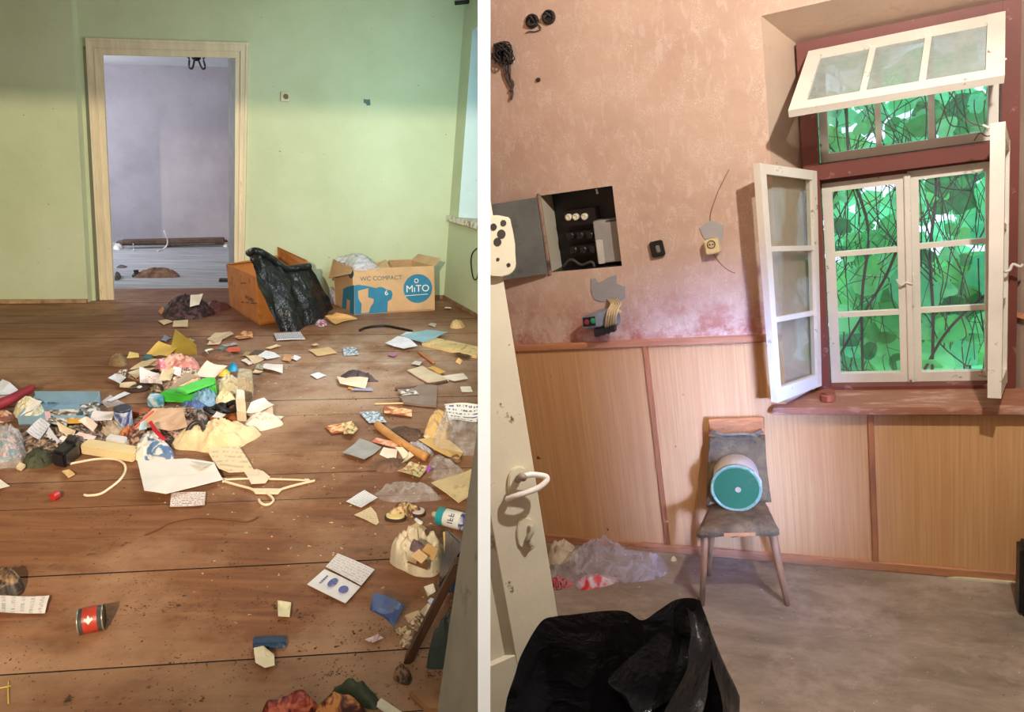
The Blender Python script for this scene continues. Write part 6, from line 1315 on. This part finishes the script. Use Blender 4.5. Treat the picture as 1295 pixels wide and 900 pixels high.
for k_, (pts, m_) in enumerate(((((152,493),(178,493),(172,486),(152,487)),PTc),(((137,481,.01),(152,488,.0),(160,480,.02),(146,474,.03)),PTb),(((148,475,.02),(158,478,.02),(162,470,.03),(152,470,.03)),PH),(((162,480,.02),(178,482,.02),(180,474,.03),(165,473,.03)),printed((206,150,110),(60,46,40),'photo',1.5)),(((162,474,.03),(172,479,.03),(197,470,.05),(180,465,.05)),col((206,190,160))),(((177,484,.03),(206,487,.02),(201,474,.05),(177,469,.06)),col((236,226,224))),(((189,486,.03),(215,480,.03),(206,472,.05),(184,479,.05)),printed((230,214,200),(190,70,70),'text',0.5)),(((164,468,.02),(188,466,.03),(200,458,.05),(180,457,.04)),col((214,190,150))),(((200,482,.06),(216,484,.05),(222,472,.07),(206,470,.07)),col((232,210,170))),(((218,474,.07),(228,476,.07),(230,468,.08),(220,466,.09)),col((236,224,222))),(((183,462,.03),(196,466,.03),(206,460,.05),(192,456,.05)),col((206,180,140))))):
    sheet('paper_sheet',('cream card under the dark brown reel','white crumpled page at the left edge of the pile','black and white picture beside the white crumpled page','brown picture above the dark brown reel','grey tan paper behind the white folded page','white folded page behind the green case','white paper with red lines behind the green case','tan paper at the back left beside the shoe','cream paper under the yellow tissue','small white card on the pink bag','small tan card behind the pink bag')[k_],'paper',pts,m_,curl=0.025)
heap('dark_scraps','dark scraps between the reel and the green case','scraps',[(188,504),(200,508),(207,496),(202,486),(190,488)],0.06,printed((170,140,100),(44,36,32),'blot',2.6,(96,78,60)),freq=18,n=40)
heap('mixed_scraps','mixed paper scraps filling the middle of the pile','scraps',[(205,492),(226,498),(262,486),(266,472),(244,464),(216,470)],0.06,printed((222,200,176),(120,90,76),'blot',3,(196,170,150)),freq=22,kind='stuff')
heap('mixed_scraps','mixed dirty scraps under the kraft paper','scraps',[(160,560),(200,562),(240,548),(262,535),(250,512),(200,512),(168,528)],0.045,printed((190,150,120),(70,52,46),'blot',3.2,(140,104,84)),freq=22,kind='stuff')
heap('mixed_scraps','mixed dirty scraps around the blue tray','scraps',[(10,570),(60,586),(100,574),(128,560),(132,535),(70,540),(20,540)],0.04,printed((170,140,116),(64,54,46),'blot',3.2,(120,96,80)),freq=22,kind='stuff')
sheet('pinkish_paper','large pinkish white paper cone right of the pink bag','paper',[(247,477,.04),(272,480,.03),(288,468,.06),(262,457,.12)],col((234,206,190)),curl=0.03)
heap('teal_wrapper','bright teal wrapper at the right of the paper cone','wrapper',[(287,467),(294,470),(301,466),(298,459),(290,458)],0.05,col((30,134,172),0.4,0.1),h=0.04,n=32,rings=7,freq=5)
heap('yellow_wrapper','yellow packet in front of the teal wrapper','packet',[(275,474),(284,476),(291,470),(288,465),(278,467)],0.035,col((206,176,60),0.5,0.12),h=0.04,n=32,rings=7)
heap('milky_bag','milky plastic bag behind the translucent container','bag',[(270,492),(285,499),(302,495),(304,480),(292,472),(276,475)],0.09,mat((222,206,170),0.4,0.08,8,0.2,alpha=0.85),freq=9)
block('clear_container','translucent milky plastic container standing in the pile','container',[(302,505),(320,506),(321,494),(304,492)],0.13,film('container_plastic',(222,206,176),0.6,0.25),bev=0.006)
wbk = empty('white_book', F(306,528), 'white book standing upright in front of the translucent container', 'book')
block('cover','',None,[(300.5,531.5),(311.5,532),(311.5,521),(301,519)],0.125,col((236,222,198),0.5,0.04),bev=0.005,parent=wbk)
block('spine','',None,[(300,532.5),(312,533),(312,530.5),(300.5,530)],0.05,col((214,196,166),0.5,0.06),bev=0.003,parent=wbk)
block('brown_board','orange brown wooden board left of the white book','board',[(266,534),(299,534),(299,519),(272,519)],0.03,mat((156,84,40),0.45,0.12,5,0.1,stretch=(1,6,6)))
for k_, (cx_,cy_,r_) in enumerate(((272,517,.045),(287,514,.050))):
    bm = NB(); c_ = F(cx_,cy_,.05); tube(bm, [c_+V3((math.cos(t*math.pi/9)*r_,math.sin(t*math.pi/9)*r_,0.012*math.sin(t*math.pi/4.5))) for t in range(19)], 0.014, 8, cap=False); tag(put('rubber_ring', bm, col((30,28,32),0.5), smooth=True), ('black rubber ring left beside the blue bag','black rubber ring right beside the white book')[k_], 'ring')
heap('cream_tissue','cream crumpled tissue above the black rubber rings','tissue',[(272,508),(284,512),(297,506),(296,496),(284,492),(274,498)],0.07,col((232,206,160),0.85,0.1,(190,140,96)),freq=14)
for k_, (pts, m_) in enumerate(((((311,523,.02),(328,527,.02),(347,517,.03),(334,505,.05),(318,511,.05)),col((236,220,204))),(((312,524,.0),(322,536,.0),(346,532,.0),(345,519,.02)),col((228,208,184))),(((330,540,.0),(352,538,.0),(359,528,.0),(343,526,.01)),col((232,214,190))),(((268,528,.06),(280,532,.06),(286,526,.07),(274,521,.07)),col((226,218,212))))):
    sheet('paper_sheet',('white curled page right of the white book','cream page under the white curled page','cream page rightmost beside the white cloth','small white card below the black rubber rings')[k_],'paper',pts,m_,curl=0.03)
bm = NB(); c_ = F(247,548,.06); dx_ = V3((1,0.2,0)).normalized(); dz_ = V3((0,0.55,0.8)).normalized()
tube(bm, [c_+dx_*math.cos(t*math.pi/10)*0.036+dz_*math.sin(t*math.pi/10)*0.055 for t in range(21)], 0.012, 8, cap=False); tag(put('oval_ring', bm, col((54,42,38),0.4,0.2), smooth=True), 'dark oval ring standing in the pile above the wadding', 'ring')
heap('patterned_cloth','brown patterned cloth behind the dark oval ring','cloth',[(236,536),(250,542),(262,534),(264,520),(250,516),(240,524)],0.09,printed((150,130,120),(60,52,50),'blot',2.6,(110,92,80)),freq=14,n=40)
# ---- scattered cards behind the pile
for k_, (pts, m_) in enumerate(((((262,431),(272,435),(296,424),(291,420),(272,423.5)),PTc),(((262,437),(278,437),(282,430),(268,428)),col((232,206,180))),(((297,427),(304,431),(320,428),(319,420),(308,420)),PHo),(((285,447),(304,447),(304,441),(290,441)),col((214,96,66))),(((259,446),(264,450),(274,446),(268,443)),col(W1)),(((280,436),(286,439),(302,437),(298,433)),printed((206,190,200),(120,110,130),'photo',1.5)),(((276,444),(282,447),(286,441),(280,440)),col((96,150,150))),(((305,456),(315,463),(320,461),(312,454)),col((230,220,206))),(((311,453),(321,460),(334,457),(324,452)),PTc),(((324,453),(338,456),(355,452),(348,449),(336,446)),col(W2)),(((306,451),(315,452),(317,446),(311,445)),printed((206,170,120),(110,90,70),'photo',2)),(((316,450),(330,451),(334,445),(322,444)),col((96,80,66))),(((332,462),(334,469),(357.5,473.5),(358,464.5),(336,461)),col((236,226,220))),(((322,468),(333,470),(335,463),(326,462)),printed((196,180,150),(70,90,70),'photo',2)),(((335.5,441),(342,442.5),(356,439),(350,437.5)),col((222,196,150))),(((368,454),(375,457),(381,454),(373,451)),col(W2)),(((357,456),(367,459),(372,453),(361,448)),col((206,150,110))),(((319,472),(330,474),(333,471),(323,469)),col((220,190,160))),(((203,431),(210,434),(218,428),(208,424)),col((140,144,168))),(((394,437),(397,439),(404,437),(400,435)),col((212,180,130))),(((236,434),(242,436),(247,431),(240,429)),col((206,196,150))))):
    sheet('card_scrap',('long cream card at the top of the card scatter','pinkish card left in the card scatter','orange picture card right in the card scatter','red orange card in front of the card scatter','white scrap left below the card scatter','grey photo in the middle of the card scatter','teal scrap beside the red orange card','narrow white card left of the white papers','cream printed card left among the white papers','torn white paper with points behind the white card','tan picture scrap behind the narrow white card','dark brown scrap behind the torn white paper','clean white card right of the container','green grey picture beside the clean white card','thin cream strip behind the torn white paper','small white shred right of the torn white paper','orange tan shred right of the torn white paper','pale scrap under the clean white card','grey blue scrap left of the yellow plastic sheet','tiny tan scrap in front of the newspaper','olive scrap behind the yellow plastic sheet')[k_],'card',pts,m_,curl=0.02)
heap('dirt_heap','brown dirt in the card scatter behind the pile','dirt',[(255,448),(275,455),(298,452),(290,444),(268,441)],0.015,col((116,84,66),0.95,0.3,(70,48,36)),freq=26,kind='stuff')
# ---- crumbs and specks over the boards
bm = NB(); rc_ = random.Random(5)
CL = [(rc_.gauss(*a_),rc_.gauss(*b_),rc_.uniform(4,26)) for a_,b_,n_ in (((470,60),(525,60),34),((430,110),(760,60),36),((300,170),(680,120),30)) for _ in range(n_)]
for _ in range(4600):
    if rc_.random() < 0.78: c_ = rc_.choice(CL); px, py = rc_.gauss(c_[0],c_[2]), rc_.gauss(c_[1],c_[2]*0.45)
    else: px, py = rc_.uniform(0,600), rc_.uniform(430,900)
    if not (0 < px < 600 and 400 < py < 905): continue
    p = F(px,py); s_ = min(rc_.uniform(0.0008,0.0026)*(1+(rc_.random() < 0.04)*1.5),0.005)
    m_ = Matrix.Translation(p+V3((0,0,s_*0.3))) @ Matrix.Rotation(rc_.random()*6.3,4,'Z') @ Matrix.Diagonal((rc_.uniform(1,2.6),1,0.6,1))
    v_ = [bm.verts.new(m_ @ V3(q)*1.0) for q in ((s_,0,0),(-s_*0.5,s_*0.8,0),(-s_*0.5,-s_*0.8,0),(0,0,s_))]
    for t in ((0,1,3),(1,2,3),(2,0,3)): bm.faces.new([v_[i] for i in t])
tag(put('floor_crumbs', bm, mat((70,48,34),0.9,0.5,40)), 'dark crumbs of dirt scattered over the brown boards', 'crumbs', kind='stuff')
bm = NB()
for _ in range(300):
    px, py = rc_.gauss(440,120), rc_.gauss(560,110)
    if not (0 < px < 600 and 410 < py < 905): continue
    p = F(px,py); s_ = rc_.uniform(0.0015,0.006); m_ = Matrix.Translation(p+V3((0,0,s_*0.2))) @ Matrix.Rotation(rc_.random()*6.3,4,'Z') @ Matrix.Diagonal((rc_.uniform(1,2.4),1,0.5,1))
    v_ = [bm.verts.new(m_ @ V3(q)) for q in ((s_,0,0),(-s_*0.5,s_*0.8,0),(-s_*0.5,-s_*0.8,0),(0,0,s_))]
    for t in ((0,1,3),(1,2,3),(2,0,3)): bm.faces.new([v_[i] for i in t])
tag(put('pale_crumbs', bm, mat((206,170,130),0.9,0.3,40)), 'pale crumbs of plaster scattered over the brown boards', 'crumbs', kind='stuff')
# ---- grey door edge at the right of the left room
bm = NB(); e0, e1 = CAMP(553,905,0.86), CAMP(604,548,0.86+0.30); 
dl = CAMP(601,560,0.95); ud = (CAMP(601,560,0.95)-CAMP(552,905,0.95)).normalized(); bs = CAMP(552,905,0.95)-ud*0.55; rt = (ROT_L @ V3((1,0,0))); bk2 = V3((0.05,1,0)).normalized()
P = [bs, bs+rt*0.12, bs+rt*0.12+bk2*0.04, bs+bk2*0.04]; hexa(bm, P+[p+ud*0.93 for p in P])
bevel(bm,0.004,2); clip(bm,0,612.0); struct('door_3', bm, mat((112,102,84),0.7,0.12,5,0.1,stretch=(3,3,0.6),dirt=(84,74,60)))
